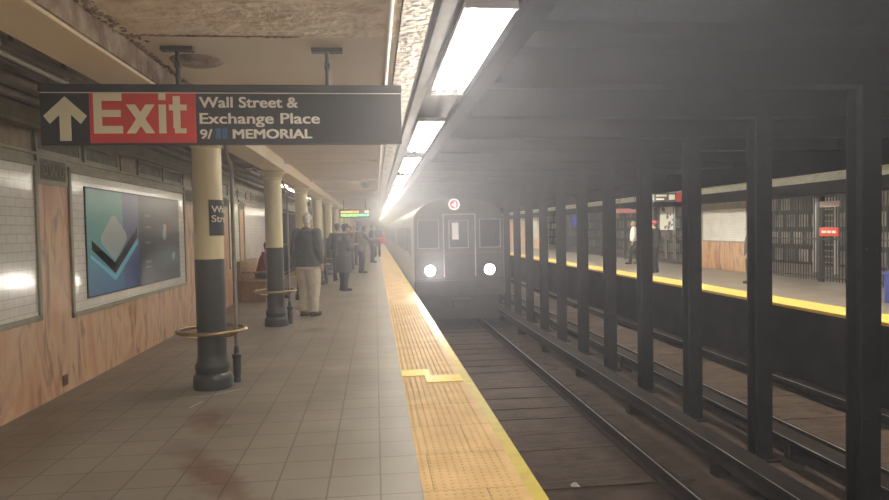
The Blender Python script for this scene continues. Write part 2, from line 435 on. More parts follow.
# ceilings over the platforms
struct(MB().box(-1.44, 0.155, 3.80, Y1, 2.625, 2.9).build('ceiling', M['ceil']))
struct(MB().box(-1.44, 0.155, Y0, 3.80, 2.605, 2.9).build('ceiling_peeling', M['ceil_peel']))
struct(MB().box(0.155, 0.80, Y0, Y1, 2.665, 2.9).build('ceiling_light_channel', M['channel']))
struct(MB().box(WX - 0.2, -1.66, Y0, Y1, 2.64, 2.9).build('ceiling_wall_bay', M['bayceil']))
struct(MB().box(-1.715, -1.40, Y0, Y1, 2.46, 2.72).build('beam_column_row', M['beam'], bevel=0.006))
# crust of flaking rust along the beam's track side
cr = MB()
for i in range(420):
    y = 0.5 + i * 0.016 + random.uniform(-.02, .02)
    wdt = .10 if y < 4.0 else .04
    r = random.uniform(.006, .020)
    cr.ball((-1.395 + random.uniform(0, wdt), y, 2.607 + random.uniform(-.004, .006) + (0.015 if y > 3.8 else 0)), r * random.uniform(.8, 1.6), r * random.uniform(1, 2.2), r * .7, 6, 4)
cr.box(-1.40, -1.383, Y0, 5.2, 2.478, 2.612)
for i in range(170):
    x = -1.36 + 0.0056 * i + random.uniform(-.01, .01); r = random.uniform(.004, .011)
    cr.ball((x, 3.80 + random.uniform(-.012, .012), 2.607), r * 2, r, r * .8, 6, 4)
struct(cr.build('trim_4', M['rust'], smooth=True))
for y in (10.6, 14.6, 18.6, 22.6, 26.6, 30.6, 34.6):
    struct(MB().box(-1.42, 0.07, y - 0.10, y + 0.10, 2.585, 2.64).build('ceiling_rib', M['ceil'], bevel=0.01))
struct(MB().box(7.55, 10.0, Y0, Y1, 2.80, 2.95).build('ceiling_opposite', M['ceil']))
struct(MB().box(10.0, 16.0, Y0, Y1, 2.80, 2.95).build('ceiling_opposite_wall_bay', M['ceil']))
struct(MB().box(9.75, 10.05, Y0, Y1, 2.11, 2.38).build('beam_opposite_column_row', M['tunnelceil'], bevel=0.006))
# tunnel ends
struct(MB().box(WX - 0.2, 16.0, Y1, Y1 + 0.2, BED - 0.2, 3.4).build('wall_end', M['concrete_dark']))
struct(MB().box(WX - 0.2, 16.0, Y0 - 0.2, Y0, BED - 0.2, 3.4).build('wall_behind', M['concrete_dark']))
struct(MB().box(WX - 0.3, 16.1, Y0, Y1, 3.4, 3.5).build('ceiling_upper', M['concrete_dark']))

# ------------------------------------------------------------------ walls with marble, tiled panels, frieze
def wall(sx, x, bays, openings, y0, y1, nm):
    """sx=+1: wall faces +x (near platform); -1: faces -x. bays: tiled panels (y0,y1,z0,z1); openings: gaps"""
    X = lambda d: x + sx * d
    def bx(mb, d0, d1, a, b, z0, z1): mb.box(min(X(d0), X(d1)), max(X(d0), X(d1)), a, b, z0, z1)
    segs = []; c = y0
    for a, b in sorted(openings): segs.append((c, a)); c = b
    segs.append((c, y1))
    w = MB(); bs = MB()
    for a, b in segs:
        bx(w, -0.2, -0.012, a, b, 0, 2.7)
    for a, b in openings: bx(w, -0.2, -0.012, a, b, 2.25, 2.7)
    root = struct(w.build('wall_' + nm, M['stone']))
    mar = MB(); fr = MB(); tl = MB(); cap = MB(); capd = MB(); fz = MB(); fzd = MB(); mos = MB()
    for a, b in segs:
        inb = [q for q in bays if q[0] >= a - .01 and q[1] <= b + .01]
        # marble around the tiled panels
        bx(mar, -0.012, 0.0, a, b, 0, 0.69)
        c = a
        for q in inb + [(b, b, 0, 0)]:
            if q[0] > c + 0.02:
                bx(mar, -0.012, 0.0, c, q[0], 0.69, 1.97)
                yy = c
                # carved cap blocks over each pilaster
                wdt = q[0] - c
                n = max(1, round(wdt / 0.58)); st = wdt / n
                for i in range(n):
                    if i not in (0, n - 1): continue
                    p0, p1 = c + i * st + 0.01, c + (i + 1) * st - 0.01
                    bx(cap, -0.012, 0.012, p0, p1, 1.97, 2.245); bx(capd, 0.0, 0.014, p0 + .05, p1 - .05, 2.015, 2.20)
                    ym = (p0 + p1) / 2; z = 2.107; h = 0.058; e = min(0.1, wdt * .18)
                    pts = [(ym - e * .8, z + h), (ym - e * .4, z - h), (ym, z + h * .6), (ym + e * .4, z - h), (ym + e * .8, z + h)]
                    for s0, s1 in zip(pts, pts[1:]):
                        cap.tube([(X(.015), s0[0], s0[1]), (X(.015), s1[0], s1[1])], 0.009, 6)
                    for sg in (-1, 1):
                        cx = ym + sg * e * 1.55
                        cap.tube([(X(.015), cx + .038 * cos(t), z + .052 * sin(t)) for t in [i * pi / 6 for i in range(13)]], 0.008, 6)
            c = q[1]
        for q in inb:
            if q[2] > 0.69: bx(mar, -0.012, 0.0, q[0], q[1], 0.69, q[2])
            f = 0.05
            bx(fr, -0.012, 0.022, q[0], q[0] + f, q[2], q[3]); bx(fr, -0.012, 0.022, q[1] - f, q[1], q[2], q[3])
            bx(fr, -0.012, 0.022, q[0], q[1], q[2], q[2] + f); bx(fr, -0.012, 0.022, q[0], q[1], q[3] - f, q[3])
            bx(tl, -0.012, 0.004, q[0] + f, q[1] - f, q[2] + f, q[3] - f)
        # frieze and cornice
    y = y0
    bx(fz, 0.0, 0.05, y0, y1, 2.50, 2.62); bx(fz, 0.0, 0.03, y0, y1, 2.46, 2.50); bx(fz, 0.0, 0.018, y0, y1, 2.225, 2.25)
    i = 0
    while y < min(y1, 45):
        if any(a - .9 < y < b for a, b in openings): y += 0.9; continue
        if i % 3 == 2:
            bx(mos, 0.0, 0.012, y + 0.05, y + 0.50, 2.25, 2.44); y += 0.55
        else:
            p0, p1, t = y + 0.05, y + 0.93, 0.03
            bx(fz, 0.0, 0.02, p0, p1, 2.25, 2.25 + t); bx(fz, 0.0, 0.02, p0, p1, 2.44 - t, 2.44)
            bx(fz, 0.0, 0.02, p0, p0 + t, 2.25, 2.44); bx(fz, 0.0, 0.02, p1 - t, p1, 2.25, 2.44)
            bx(fzd, 0.0, 0.008, p0 + t, p1 - t, 2.25 + t, 2.44 - t); y += 0.98
        i += 1
    mar.build('marble_facing', M['marble'], root); fr.build('panel_frame', M['stone'], root, bevel=0.006); tl.build('tile_panel', M['tile'], root)
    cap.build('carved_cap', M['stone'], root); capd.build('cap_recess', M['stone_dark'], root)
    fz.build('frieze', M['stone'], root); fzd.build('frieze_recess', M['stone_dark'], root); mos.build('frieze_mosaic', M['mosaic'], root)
    return root
wall(1, WX, [(2.0, 6.13, 0.75, 2.17), (6.72, 10.62, 0.69, 2.17), (13.70, 14.76, 0.75, 2.17), (15.25, 18.3, 0.75, 2.17), (18.9, 20.8, 0.75, 2.17),
             (31.0, 34.0, 0.7, 2.13), (34.6, 38.0, 0.7, 2.13), (38.6, 42, 0.7, 2.13)], [(21.2, 30.2)], Y0, Y1, 'left')
wall(-1, FWX, [(18.6, 21.3, 0.9, 2.0), (44, 48, 0.7, 2.0)], [(6.0, 18.2), (21.6, 42.0)], Y0, Y1, 'right')
# fare areas behind the openings
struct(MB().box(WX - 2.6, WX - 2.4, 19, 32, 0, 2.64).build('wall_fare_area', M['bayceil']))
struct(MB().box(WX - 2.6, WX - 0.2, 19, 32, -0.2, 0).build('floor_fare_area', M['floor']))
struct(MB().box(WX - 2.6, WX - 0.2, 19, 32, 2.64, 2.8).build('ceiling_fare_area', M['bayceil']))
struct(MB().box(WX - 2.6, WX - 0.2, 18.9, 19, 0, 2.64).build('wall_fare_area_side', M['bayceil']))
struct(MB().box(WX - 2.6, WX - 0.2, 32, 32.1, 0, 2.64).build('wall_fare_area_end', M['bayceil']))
struct(MB().box(15.2, 15.4, Y0, Y1, 0, 2.80).build('wall_opposite_fare_area', M['clutter']))

# ================================================================== HANGING SIGN
SX0, SX1, SZ0, SZ1, SY = -1.945, 0.178, 2.035, 2.395, 4.10
sg = thing('exit_sign', 'long black overhead exit sign with a red block and white arrow hanging above the platform', 'sign', (0, SY, 0))
MB().box(SX0, SX1, -0.02, 0.02, SZ0, SZ1 - 0.045).build('sign_panel', M['signblack'], sg)
MB().box(SX0 - 0.005, SX1 + 0.005, -0.03, 0.03, SZ1 - 0.045, SZ1).build('mounting_rail', M['signrail'], sg, bevel=0.004)
MB().box(SX0, SX1, -0.0225, -0.02, SZ1 - 0.053, SZ1 - 0.048).build('white_line', M['signwhite'], sg)
MB().box(-1.668, -1.058, -0.0225, -0.02, SZ0 + 0.012, SZ1 - 0.053).build('red_block', M['signred'], sg)
ar = MB()
ax, az = -1.805, SZ0 + 0.025
ar.prism([(ax - .032, az), (ax + .032, az), (ax + .032, az + .155), (ax + .087, az + .10), (ax + .122, az + .148), (ax, az + .262), (ax - .122, az + .148), (ax - .087, az + .10), (ax - .032, az + .155)], -0.0235, -0.02, 'y')
ar.build('arrow', M['signarrow'], sg)
def put_text(body, x, z, h, w, m, parent, bold, y=-0.0226):
    out = MB(); bw = bold * h
    t, wd = text_mesh(body, h - bw * .5, 0.0, 0.0015)
    k = (w - bw) / wd
    for n_, (ox, oz) in enumerate(((0, 0), (bw, 0), (bw * .5, bw * .5), (bw * .5, 0), (0, bw * .5), (bw, bw * .5))):
        out.add([(x + a * k + ox, y + b - .00015 * n_, z + c + oz) for a, b, c in t.v], t.f)
    t = out
    return t.build('lettering', m, parent)
ex = MB(); bx0, bz, ch = -1.645, SZ0 + 0.068, 0.238; ff = (-0.0235, -0.02)
def slab(x0, x1, z0, z1): ex.box(bx0 + x0, bx0 + x1, ff[0], ff[1], bz + z0, bz + z1)
slab(0, .048, 0, ch); slab(.048, .165, 0, .045); slab(.048, .155, .098, .140); slab(.048, .162, ch - .045, ch)
for qi, q in enumerate(([(.185, 0), (.238, 0), (.350, .172), (.297, .172)], [(.185, .172), (.238, .172), (.350, 0), (.297, 0)])):
    ex.prism([(bx0 + a, bz + b) for a, b in q], ff[0] - .0003 - .0004 * qi, ff[1], 'y')
slab(.372, .414, 0, .172); slab(.372, .414, .198, ch)
slab(.455, .497, .03, .222); slab(.432, .455, .137, .172); slab(.497, .535, .137, .172); slab(.463, .530, 0, .03)
ex.build('lettering', M['signarrow'], sg)
put_text('Wall Street &', -1.037, SZ0 + 0.222, 0.068, 0.585, M['signwhite'], sg, 0.07)
put_text('Exchange Place', -1.037, SZ0 + 0.125, 0.068, 0.715, M['signwhite'], sg, 0.07)
put_text('9/', -1.037, SZ0 + 0.035, 0.060, 0.072, M['signwhite'], sg, 0.07)
put_text('MEMORIAL', -0.845, SZ0 + 0.035, 0.060, 0.475, M['signwhite'], sg, 0.11)
MB().box(-0.945, -0.918, -0.0235, -0.02, SZ0 + 0.035, SZ0 + 0.097).box(-0.905, -0.878, -0.0235, -0.02, SZ0 + 0.035, SZ0 + 0.097).build('eleven_bars', M['signblue'], sg)
for x in (-1.16, -0.27):
    h = MB(); h.tube([(x, 0, SZ1 - 0.01), (x, 0, 2.60)], 0.014, 10); h.box(x - .018, x + .018, -.02, .02, 2.50, 2.53)
    h = h.build('hanger_rod', M['hookpaint'], sg)
    MB().box(x - 0.095, x + 0.095, -0.03, 0.03, 2.598, 2.624).build('ceiling_plate', M['hookpaint'], h, bevel=0.004)

# ================================================================== ROUND COLUMNS ON THE PLATFORM
CX, CY = -1.60, [6.5, 10.6, 14.6, 18.6, 22.6, 26.6, 30.6, 34.6, 38.6, 42.6, 46.6, 50.6]
def column(loc, label, full=True):
    c = thing('round_column', label, 'column', loc, 0, 'round columns along the platform')
    MB().lathe([(0.137, 0.30), (0.137, 1.25)]).build('lower_shaft', M['bluegrey'], c, True)
    MB().lathe([(0.136, 1.25), (0.134, 2.30), (0.134, 2.33)]).build('upper_shaft', M['cream'], c, True)
    MB().lathe([(0.185, 0.0), (0.185, 0.09), (0.175, 0.13), (0.155, 0.15), (0.165, 0.20), (0.163, 0.235), (0.145, 0.26), (0.138, 0.32)]).build('base', M['bluegrey'], c, True)
    cp = MB(); cp.lathe([(0.134, 2.31), (0.148, 2.325), (0.148, 2.345), (0.140, 2.355), (0.165, 2.40), (0.20, 2.425), (0.20, 2.44)]); cp.box(-.21, .21, -.21, .21, 2.44, 2.458)
    cp.build('capital', M['cream'], c, True)
    return c
def lean_ring(loc, label):
    r = thing('leaning_ring', label, 'rail', loc, 0, 'bronze rings around the columns')
    pts = [(0.315 * cos(t), 0.315 * sin(t), 0.56) for t in [2 * pi * i / 40 for i in range(41)]]
    pts[-1] = pts[0]
    MB().tube(pts, 0.019, 10).build('ring_rail', M['bronze'], r, True)
    for a in (-0.5, -0.5 + 2 * pi / 3, -0.5 + 4 * pi / 3):
        s = MB(); s.tube([(0.13 * cos(a), 0.13 * sin(a), 0.50), (0.22 * cos(a), 0.22 * sin(a), 0.51), (0.31 * cos(a), 0.31 * sin(a), 0.55)], 0.012, 8)
        s.build('strut', M['bronze'], r, True)
    return r
for i, y in enumerate(CY):
    lab = 'round column with cream top and blue grey base, %s along the platform from the near end' % ordn(i)
    if i == 0: c0 = column((CX, y, 0), lab)
    else: dup(c0, (CX, y, 0), lab)
    if i < 6:
        lab = 'bronze leaning ring around the %s round column of the platform' % ordn(i)
        if i == 0: r0 = lean_ring((CX, y, 0), lab)
        else: dup(r0, (CX, y, 0), lab)
    if i < 5:
        lab = 'slim vertical drain pipe standing beside the %s round column' % ordn(i)
        if i == 0:
            d0 = thing('drain_pipe', lab, 'pipe', (CX + 0.19, y + 0.19, 0), 0, 'drain pipes beside the columns')
            pp = MB(); pp.tube([(0, 0, 0.30), (0, 0, 2.12), (-0.02, 0.06, 2.19), (-0.08, 0.22, 2.27), (-0.12, 0.34, 2.36), (-0.14, 0.40, 2.46)], 0.019, 10); pp.build('pipe', M['conduit'], d0, True)
            cl = MB(); cl.lathe([(0.036, 0.0), (0.036, 0.04), (0.030, 0.05), (0.040, 0.08), (0.040, 0.24), (0.046, 0.245), (0.046, 0.275), (0.028, 0.29), (0.022, 0.36)], seg=16); cl.build('cleanout', M['bluegrey'], d0, True)
        else: dup(d0, (CX + 0.19, y + 0.19, 0), lab)
# street name plate bent round the first column
np_ = thing('name_sign', 'curved black name plate lettered Wall Street on the first round column', 'sign', (CX, CY[0], 0))
R0 = 0.1385
def bend(mb, r, a0):
    """x along the arc, y outward, z up; a0 the angle (from -Y, turning to +X) of x = 0"""
    out = []
    for x, y, z in mb.v:
        a = a0 + x / r; rr = r - y
        out.append((rr * sin(a), -rr * cos(a), z))
    mb.v = out; return mb
A0 = 0.28
pl = MB()
nseg = 14; L = 0.36
for i in range(nseg):
    pl.box(L * i / nseg, L * (i + 1) / nseg, -0.006, 0.0, 1.475, 1.815)
bend(pl, R0, A0).build('plate', M['signblack'], np_)
for body, z, w in (('Wall', 1.695, 0.19), ('Street', 1.605, 0.27)):
    t, wd = text_mesh(body, 0.068, 0.008, 0.002)
    kx = w / wd
    t.v = [(0.022 + a * kx, b - 0.0065, z + c) for a, b, c in t.v]
    bend(t, R0, A0).build('lettering', M['signwhite'], np_)
bx_ = MB(); bx_.box(0.022, 0.33, -0.008, -0.006, 1.775, 1.780)
bend(bx_, R0, A0).build('plate_line', M['signwhite'], np_)

chalk = mat('white scuff', (0.5, 0.48, 0.44), (0.62, 0.60, 0.55), 30, 0.7)
for j, (p, q, w) in enumerate((((-1.52, 6.18), (-1.30, 6.36), .018), ((-1.62, 5.75), (-1.56, 5.95), .014), ((-1.85, 6.10), (-1.55, 6.14), .012))):
    d = (Vector(q) - Vector(p)).normalized(); nn = Vector((-d.y, d.x)) * w / 2
    tag(MB().prism([tuple(Vector(p) - nn), tuple(Vector(q) - nn * .5), tuple(Vector(q) + nn), tuple(Vector(p) + nn * .4)], 0.0005, 0.0025, 'z').build('paint_scuff', chalk),
        'white paint scuff on the floor %s the first round column' % ('touching', 'farthest out from', 'running across before')[j].replace('farthest out from', 'well in front of'), 'mark', 'paint scuffs')
# ================================================================== CEILING SERVICES OVER THE PLATFORM
tag(MB().tube([(0.10, Y0, 2.598), (0.10, Y1, 2.598)], 0.017, 10).build('ceiling_pipe', M['whitepipe'], smooth=True), 'thin white pipe running the length of the platform ceiling', 'pipe')
fo = MB()
n = 200
for i in range(n):
    pass
tray = MB().box(0.16, 0.31, Y0, Y1, 2.60, 2.66)
tag(tray.build('cable_tray', M['foil']), 'crinkled silvery metal cable tray along the ceiling beside the edge lights', 'cable tray')
tag(MB().box(0.345, 0.43, Y0, Y1, 2.60, 2.66).build('cable_duct', M['channel'], bevel=0.006), 'dark grey cable duct running between the silvery tray and edge lights', 'duct')

FIX = [-6.5, -3.25, 0.0] + [3.13] + [6.42 + 3.22 * i for i in range(18)]
def fixture(loc, label, length, lit=True, w=0.26, group='edge lights', tubes=3, cat='light', stem=0):
    f = thing('fluorescent_fixture', label, cat, loc, 0, group)
    h = MB(); h.box(-w / 2, w / 2, 0, length, 0.05, 0.075)
    h.prism([(-w / 2, .05), (-w / 2, .044), (0, .05), (w / 2, .044), (w / 2, .05)], 0, length, 'y')
    h.build('housing', M['whitemetal' if lit else 'conduit'], f)
    for i in range(tubes):
        x = (i - (tubes - 1) / 2) * (w * 0.31)
        MB().tube([(x, 0.01, 0.018), (x, length - 0.20, 0.018)], 0.018, 8).build('tube', M[('tube_far' if group in ('opposite edge lights', 'fare area lights') else 'tube') if lit else 'tube_off'], f, True)
        for a, zl in ((0.004, 0.036), (length - .20, -0.002)): MB().box(x - .012, x + .012, a, a + .03, zl, 0.05).build('socket', M['whitemetal'], f)
    if stem:
        for y in (length * .2, length * .8): MB().tube([(0, y, 0.07), (0, y, 0.07 + stem)], 0.012, 8).build('stem', M['conduit'], f)
    for y in (0, length):
        MB().box(-w / 2, w / 2, y - .012, y + .012, 0.03, 0.06).build('end_plate', M['whitemetal'], f)
    return f
prev = None
for i, y in enumerate(FIX):
    lab = 'lit white fluorescent fixture over the platform edge, %s in view from the near end' % ordn(i - 3) if i > 2 else 'lit fluorescent fixture over the platform edge behind the viewer, %s of three' % ordn(i)
    if i == 3: fixture((0.585, y, 2.525), lab, 2.0, stem=0.06)
    elif prev is None: prev = fixture((0.585, y, 2.525), lab, 2.42, stem=0.06)
    else: dup(prev, (0.585, y, 2.525), lab)
prev = None
for i in range(20):
    lab = 'lit fluorescent fixture above the opposite platform edge, %s from the near end' % ordn(i)
    y = 1.0 + 3.22 * i
    if prev is None: prev = fixture((7.83, y, 2.44), lab, 2.42, group='opposite edge lights', stem=0.30)
    else: dup(prev, (7.83, y, 2.44), lab)
for i, (x, y) in enumerate(((-0.6, -1.9), (-0.6, -4.6), (-2.3, -2.6))):  # unseen lamps added behind the viewer to brighten the exit sign and platform
    fixture((x, y, 2.46), 'added unseen ceiling fixture over the platform behind the viewer to light the sign, %s of three' % ordn(i), 1.3, True, 0.2, 'added mid platform lights', 2, stem=0.10)
# wall bay lights: the near ones are out, two beyond the second column are lit
off = on = None
for i, y in enumerate((3.75, 7.4, 11.0, 14.6, 15.95, 20.2, 24.0, 28.0)):
    lit = i >= 3
    lab = ('lit narrow fluorescent strip in the wall bay, %s of the strips along the wall' if lit else 'dark unlit fluorescent strip in the wall bay, %s of the strips along the wall') % ordn(i)
    src = on if lit else off
    if src is None:
        src = fixture((-2.03, y, 2.50), lab, 1.05, lit, 0.11, 'wall bay strips', 1, stem=0.075)
        if lit: on = src
        else: off = src
    else: dup(src, (-2.03, y, 2.50), lab)
for j, (x, z, r) in enumerate(((-2.20, 2.575, 0.022), (-2.42, 2.585, 0.035), (-2.62, 2.56, 0.03))):
    tag(MB().tube([(x, Y0, z), (x, Y1, z)], r, 10).build('conduit_pipe', M['conduit'], smooth=True),
        ('thin conduit on the wall bay ceiling beside the fluorescent strips', 'thick conduit in the middle of the three along the wall bay ceiling', 'conduit on the wall bay ceiling next to the wall frieze')[j], 'pipe', 'conduits of the wall bay')
for j, y in enumerate((3.55, 8.2, 12.5)):
    tag(MB().tube([(-2.95, y, 2.615), (-1.70, y, 2.615)], 0.02, 8).build('cross_conduit', M['conduit'], smooth=True),
        'short conduit crossing the wall bay ceiling %s' % ('before the carved pilaster', 'above the lit advertisement', 'past the first round column')[j], 'pipe', 'cross conduits')
tag(MB().lathe([(0.17, 0.0), (0.16, -0.012), (0.10, -0.03), (0.02, -0.036)], (-1.13, 4.42, 2.626), 24).build('ceiling_patch', M['rust'], smooth=True), 'round rust stained plaster patch on the ceiling behind the exit sign', 'patch')
dm = thing('camera_dome', 'dark grey camera dome on the platform ceiling before the train clock', 'camera', (-0.20, 15.0, 2.625))
MB().lathe([(0.13, 0.0), (0.13, -0.03), (0.11, -0.045)], seg=20).build('mount', M['conduit'], dm, True)
MB().lathe([(0.105, -0.04), (0.10, -0.09), (0.07, -0.14), (0.01, -0.16)], seg=20).build('dome', M['steel_dark'], dm, True)
# train clock
ck = thing('train_clock', 'hanging black train clock with orange and green lit text', 'sign', (-0.72, 24.0, 0))
MB().box(-.56, .56, -.06, .06, 1.96, 2.27).build('case', M['black_iron'], ck, bevel=0.01)
for x in (-.4, .4): MB().tube([(x, 0, 2.26), (x, 0, 2.63)], 0.015, 8).build('hanger_rod', M['hookpaint'], ck)
a = MB(); bq = MB(); cq = MB()
random.seed(3)
x = -0.5
while x < 0.10:
    wl = random.uniform(.03, .06); a.box(x, x + wl, -.064, -.06, 2.14, 2.215); x += wl + random.choice((.012, .012, .03))
a.box(.36, .5, -.064, -.06, 2.14, 2.215)
x = -0.5
while x < 0.50:
    wl = random.uniform(.03, .06); (bq if x < 0.12 else cq).box(x, x + wl, -.064, -.06, 2.015, 2.095); x += wl + random.choice((.01, .01, .03))
a.build('orange_text', M['led_o'], ck); bq.build('green_text', M['led_g'], ck); cq.build('teal_text', M['led_t'], ck)

# ================================================================== WALL THINGS
ad = thing('advertisement', 'wide blue and black advertisement poster framed on the white tiled wall panel', 'poster', (WX + 0.006, 8.66, 1.425))
MB().box(0, 0.012, -1.60, 1.60, -0.58, 0.58).build('backing', M['steel_dark'], ad, bevel=0.003)
def print_mat(name, stops, axis, a0, a1, noise=0.0):
    m, nt, p, N, L = new_mat(name); p.inputs['Roughness'].default_value = 0.28
    tc = N.new('ShaderNodeTexCoord'); sp = N.new('ShaderNodeSeparateXYZ'); L.new(tc.outputs['Object'], sp.inputs[0])
    mr = N.new('ShaderNodeMapRange'); mr.inputs['From Min'].default_value = a0; mr.inputs['From Max'].default_value = a1
    s = sp.outputs[axis]
    if noise:
        nz = N.new('ShaderNodeTexNoise'); nz.inputs['Scale'].default_value = 3.0; L.new(tc.outputs['Object'], nz.inputs['Vector'])
        ma = N.new('ShaderNodeMath'); ma.operation = 'MULTIPLY_ADD'; ma.inputs[1].default_value = noise; L.new(nz.outputs['Fac'], ma.inputs[0]); L.new(s, ma.inputs[2]); s = ma.outputs[0]
    L.new(s, mr.inputs['Value'])
    r = N.new('ShaderNodeValToRGB'); e = r.color_ramp.elements
    e[0].position, e[0].color = stops[0][0], rgb(stops[0][1]); e[1].position, e[1].color = stops[-1][0], rgb(stops[-1][1])
    for ps, c in stops[1:-1]: q = e.new(ps); q.color = rgb(c)
    L.new(mr.outputs[0], r.inputs[0]); L.new(r.outputs[0], p.inputs['Base Color'])
    return m
pm_blue = print_mat('print blue', [(0.0, (0.02, 0.07, 0.26)), (0.3, (0.03, 0.16, 0.34)), (0.6, (0.06, 0.30, 0.34)), (0.85, (0.10, 0.34, 0.31)), (1.0, (0.08, 0.26, 0.27))], 'Z', -0.75, 0.7, 0.3)
pm_vio = print_mat('print violet', [(0.0, (0.02, 0.06, 0.24)), (0.5, (0.06, 0.10, 0.27)), (1.0, (0.13, 0.13, 0.26))], 'Z', -0.7, 0.6, 0.3)
pm_dark = print_mat('print dark', [(0.0, (0.02, 0.03, 0.05)), (0.5, (0.035, 0.04, 0.055)), (1.0, (0.075, 0.06, 0.055))], 'Z', -0.7, 0.6, 0.2)
pm_glow = print_mat('print pale', [(0.0, (0.10, 0.30, 0.50)), (0.5, (0.34, 0.42, 0.46)), (1.0, (0.42, 0.45, 0.44))], 'Z', -0.35, 0.30, 0.15)
pm_chev = print_mat('print chevron', [(0.0, (0.10, 0.48, 0.70)), (1.0, (0.20, 0.62, 0.72))], 'Z', -0.4, 0.0)
MB().box(.012, .0135, -1.585, -0.62, -.565, .565).build('blue_field', pm_blue, ad)
MB().box(.012, .0135, -0.62, -0.10, -.565, .565).build('violet_field', pm_vio, ad)
MB().box(.012, .0135, -0.10, 1.585, -.565, .565).build('dark_field', pm_dark, ad)
MB().prism([(-1.26, 0.0), (-1.24, 0.07), (-0.93, 0.29), (-0.84, 0.29), (-0.52, 0.09), (-0.50, 0.02), (-0.84, -0.20), (-0.92, -0.20)], .0135, .0145, 'x').build('pale_diamond', pm_glow, ad)
MB().prism([(-1.48, 0.02), (-1.48, -0.08), (-0.88, -0.36), (-0.16, 0.04), (-0.16, 0.16), (-0.88, -0.24)], .0135, .0142, 'x').build('dark_chevron', M['glass_dark'], ad)
MB().prism([(-1.52, -0.13), (-1.52, -0.16), (-0.88, -0.45), (-0.14, -0.04), (-0.14, 0.04), (-0.88, -0.38)], .0135, .0145, 'x').build('bright_chevron', pm_chev, ad)
g = MB()
for zz in (0.30, 0.15, -0.05, -0.30):
    g.box(.0135, .0145, 0.12, 0.34, zz, zz + 0.035)
g.box(.0135, .0145, 0.10, 0.36, -0.36, -0.345)
g.build('grey_caption', mat('caption grey', (0.18, 0.18, 0.19), (0.22, 0.22, 0.23), 4, 0.4), ad)
MB().prism([(0.80, .05), (0.88, .22), (0.98, .20), (0.98, 0.02), (0.88, -.02)], .0135, .0145, 'x').build('pale_blob', pm_glow, ad)
MB().prism([(1.02, .05), (1.02, .25), (1.12, .27), (1.14, .08)], .0135, .0145, 'x').build('red_blob', mat('print red', (0.24, 0.05, 0.05), (0.30, 0.08, 0.07), 4, 0.4), ad)
MB().prism([(0.62, -.30), (0.75, -.10), (1.45, -.16), (1.5, -.36), (0.9, -.42)], .0135, .0142, 'x').build('teal_haze', mat('print teal', (0.035, 0.07, 0.085), (0.06, 0.11, 0.13), 6, 0.4), ad)
MB().prism([(1.2, -.22), (1.34, -.18), (1.36, -.26), (1.24, -.32)], .0142, .0150, 'x').build('pale_stroke', pm_glow, ad)
oc = thing('outlet_cover', 'small rusty square cover low on the marble wall', 'cover', (WX, 6.53, 0.12))
MB().box(0, 0.01, -0.045, 0.045, -0.05, 0.05).build('cover_plate', M['plate'], oc, bevel=0.003)
MB().box(0.01, 0.014, -0.02, 0.02, -0.03, 0.03).build('flap', M['hookpaint'], oc)
# fare area fence on this side
def fence(loc, L, rz, label, h=2.15, group='iron fences', stuffx=0.11):
    f = thing('iron_fence', label, 'fence', loc, rz, group)
    for y in (0, L): MB().box(-.03, .03, y - .03, y + .03, 0, h).build('post', M['black_iron'], f)
    MB().box(-.02, .02, 0, L, h - .06, h - .02).build('top_rail', M['black_iron'], f)
    MB().box(-.02, .02, 0, L, 0.10, 0.14).build('bottom_rail', M['black_iron'], f)
    MB().box(-.02, .02, 0, L, 1.05, 1.09).build('middle_rail', M['black_iron'], f)
    b = MB(); y = stuffx
    while y < L - 0.04:
        b.box(-.010, .010, y - .010, y + .010, 0.03, h - .02); y += stuffx
    b.build('bar_row', M['black_iron'], f)
    return f
for i, y in enumerate((21.3, 24.3, 27.2)):
    fence((WX - 0.1, y, 0), 2.85, 0, 'black iron fence in the opening of the near wall, %s panel past the bench' % ordn(i), 2.2, 'near wall fence panels')
bn = thing('platform_bench', 'brown wooden bench against the tiled wall beyond the second column', 'bench', (-2.60, 15.2, 0))
MB().box(-.26, .26, -1.0, 1.0, .41, .46).build('seat', M['bench'], bn, bevel=0.01)
MB().box(-.33, -.27, -1.0, 1.0, .46, .88).build('backrest', M['bench'], bn, bevel=0.01)
for y in (-0.92, 0.0, 0.92):
    MB().box(-.28, .24, y - .03, y + .03, 0, .41).build('leg', M['bench'], bn, bevel=0.006)
    if y: MB().box(-.26, .26, y - .025, y + .025, .62, .66).build('armrest', M['bench'], bn, bevel=0.006)

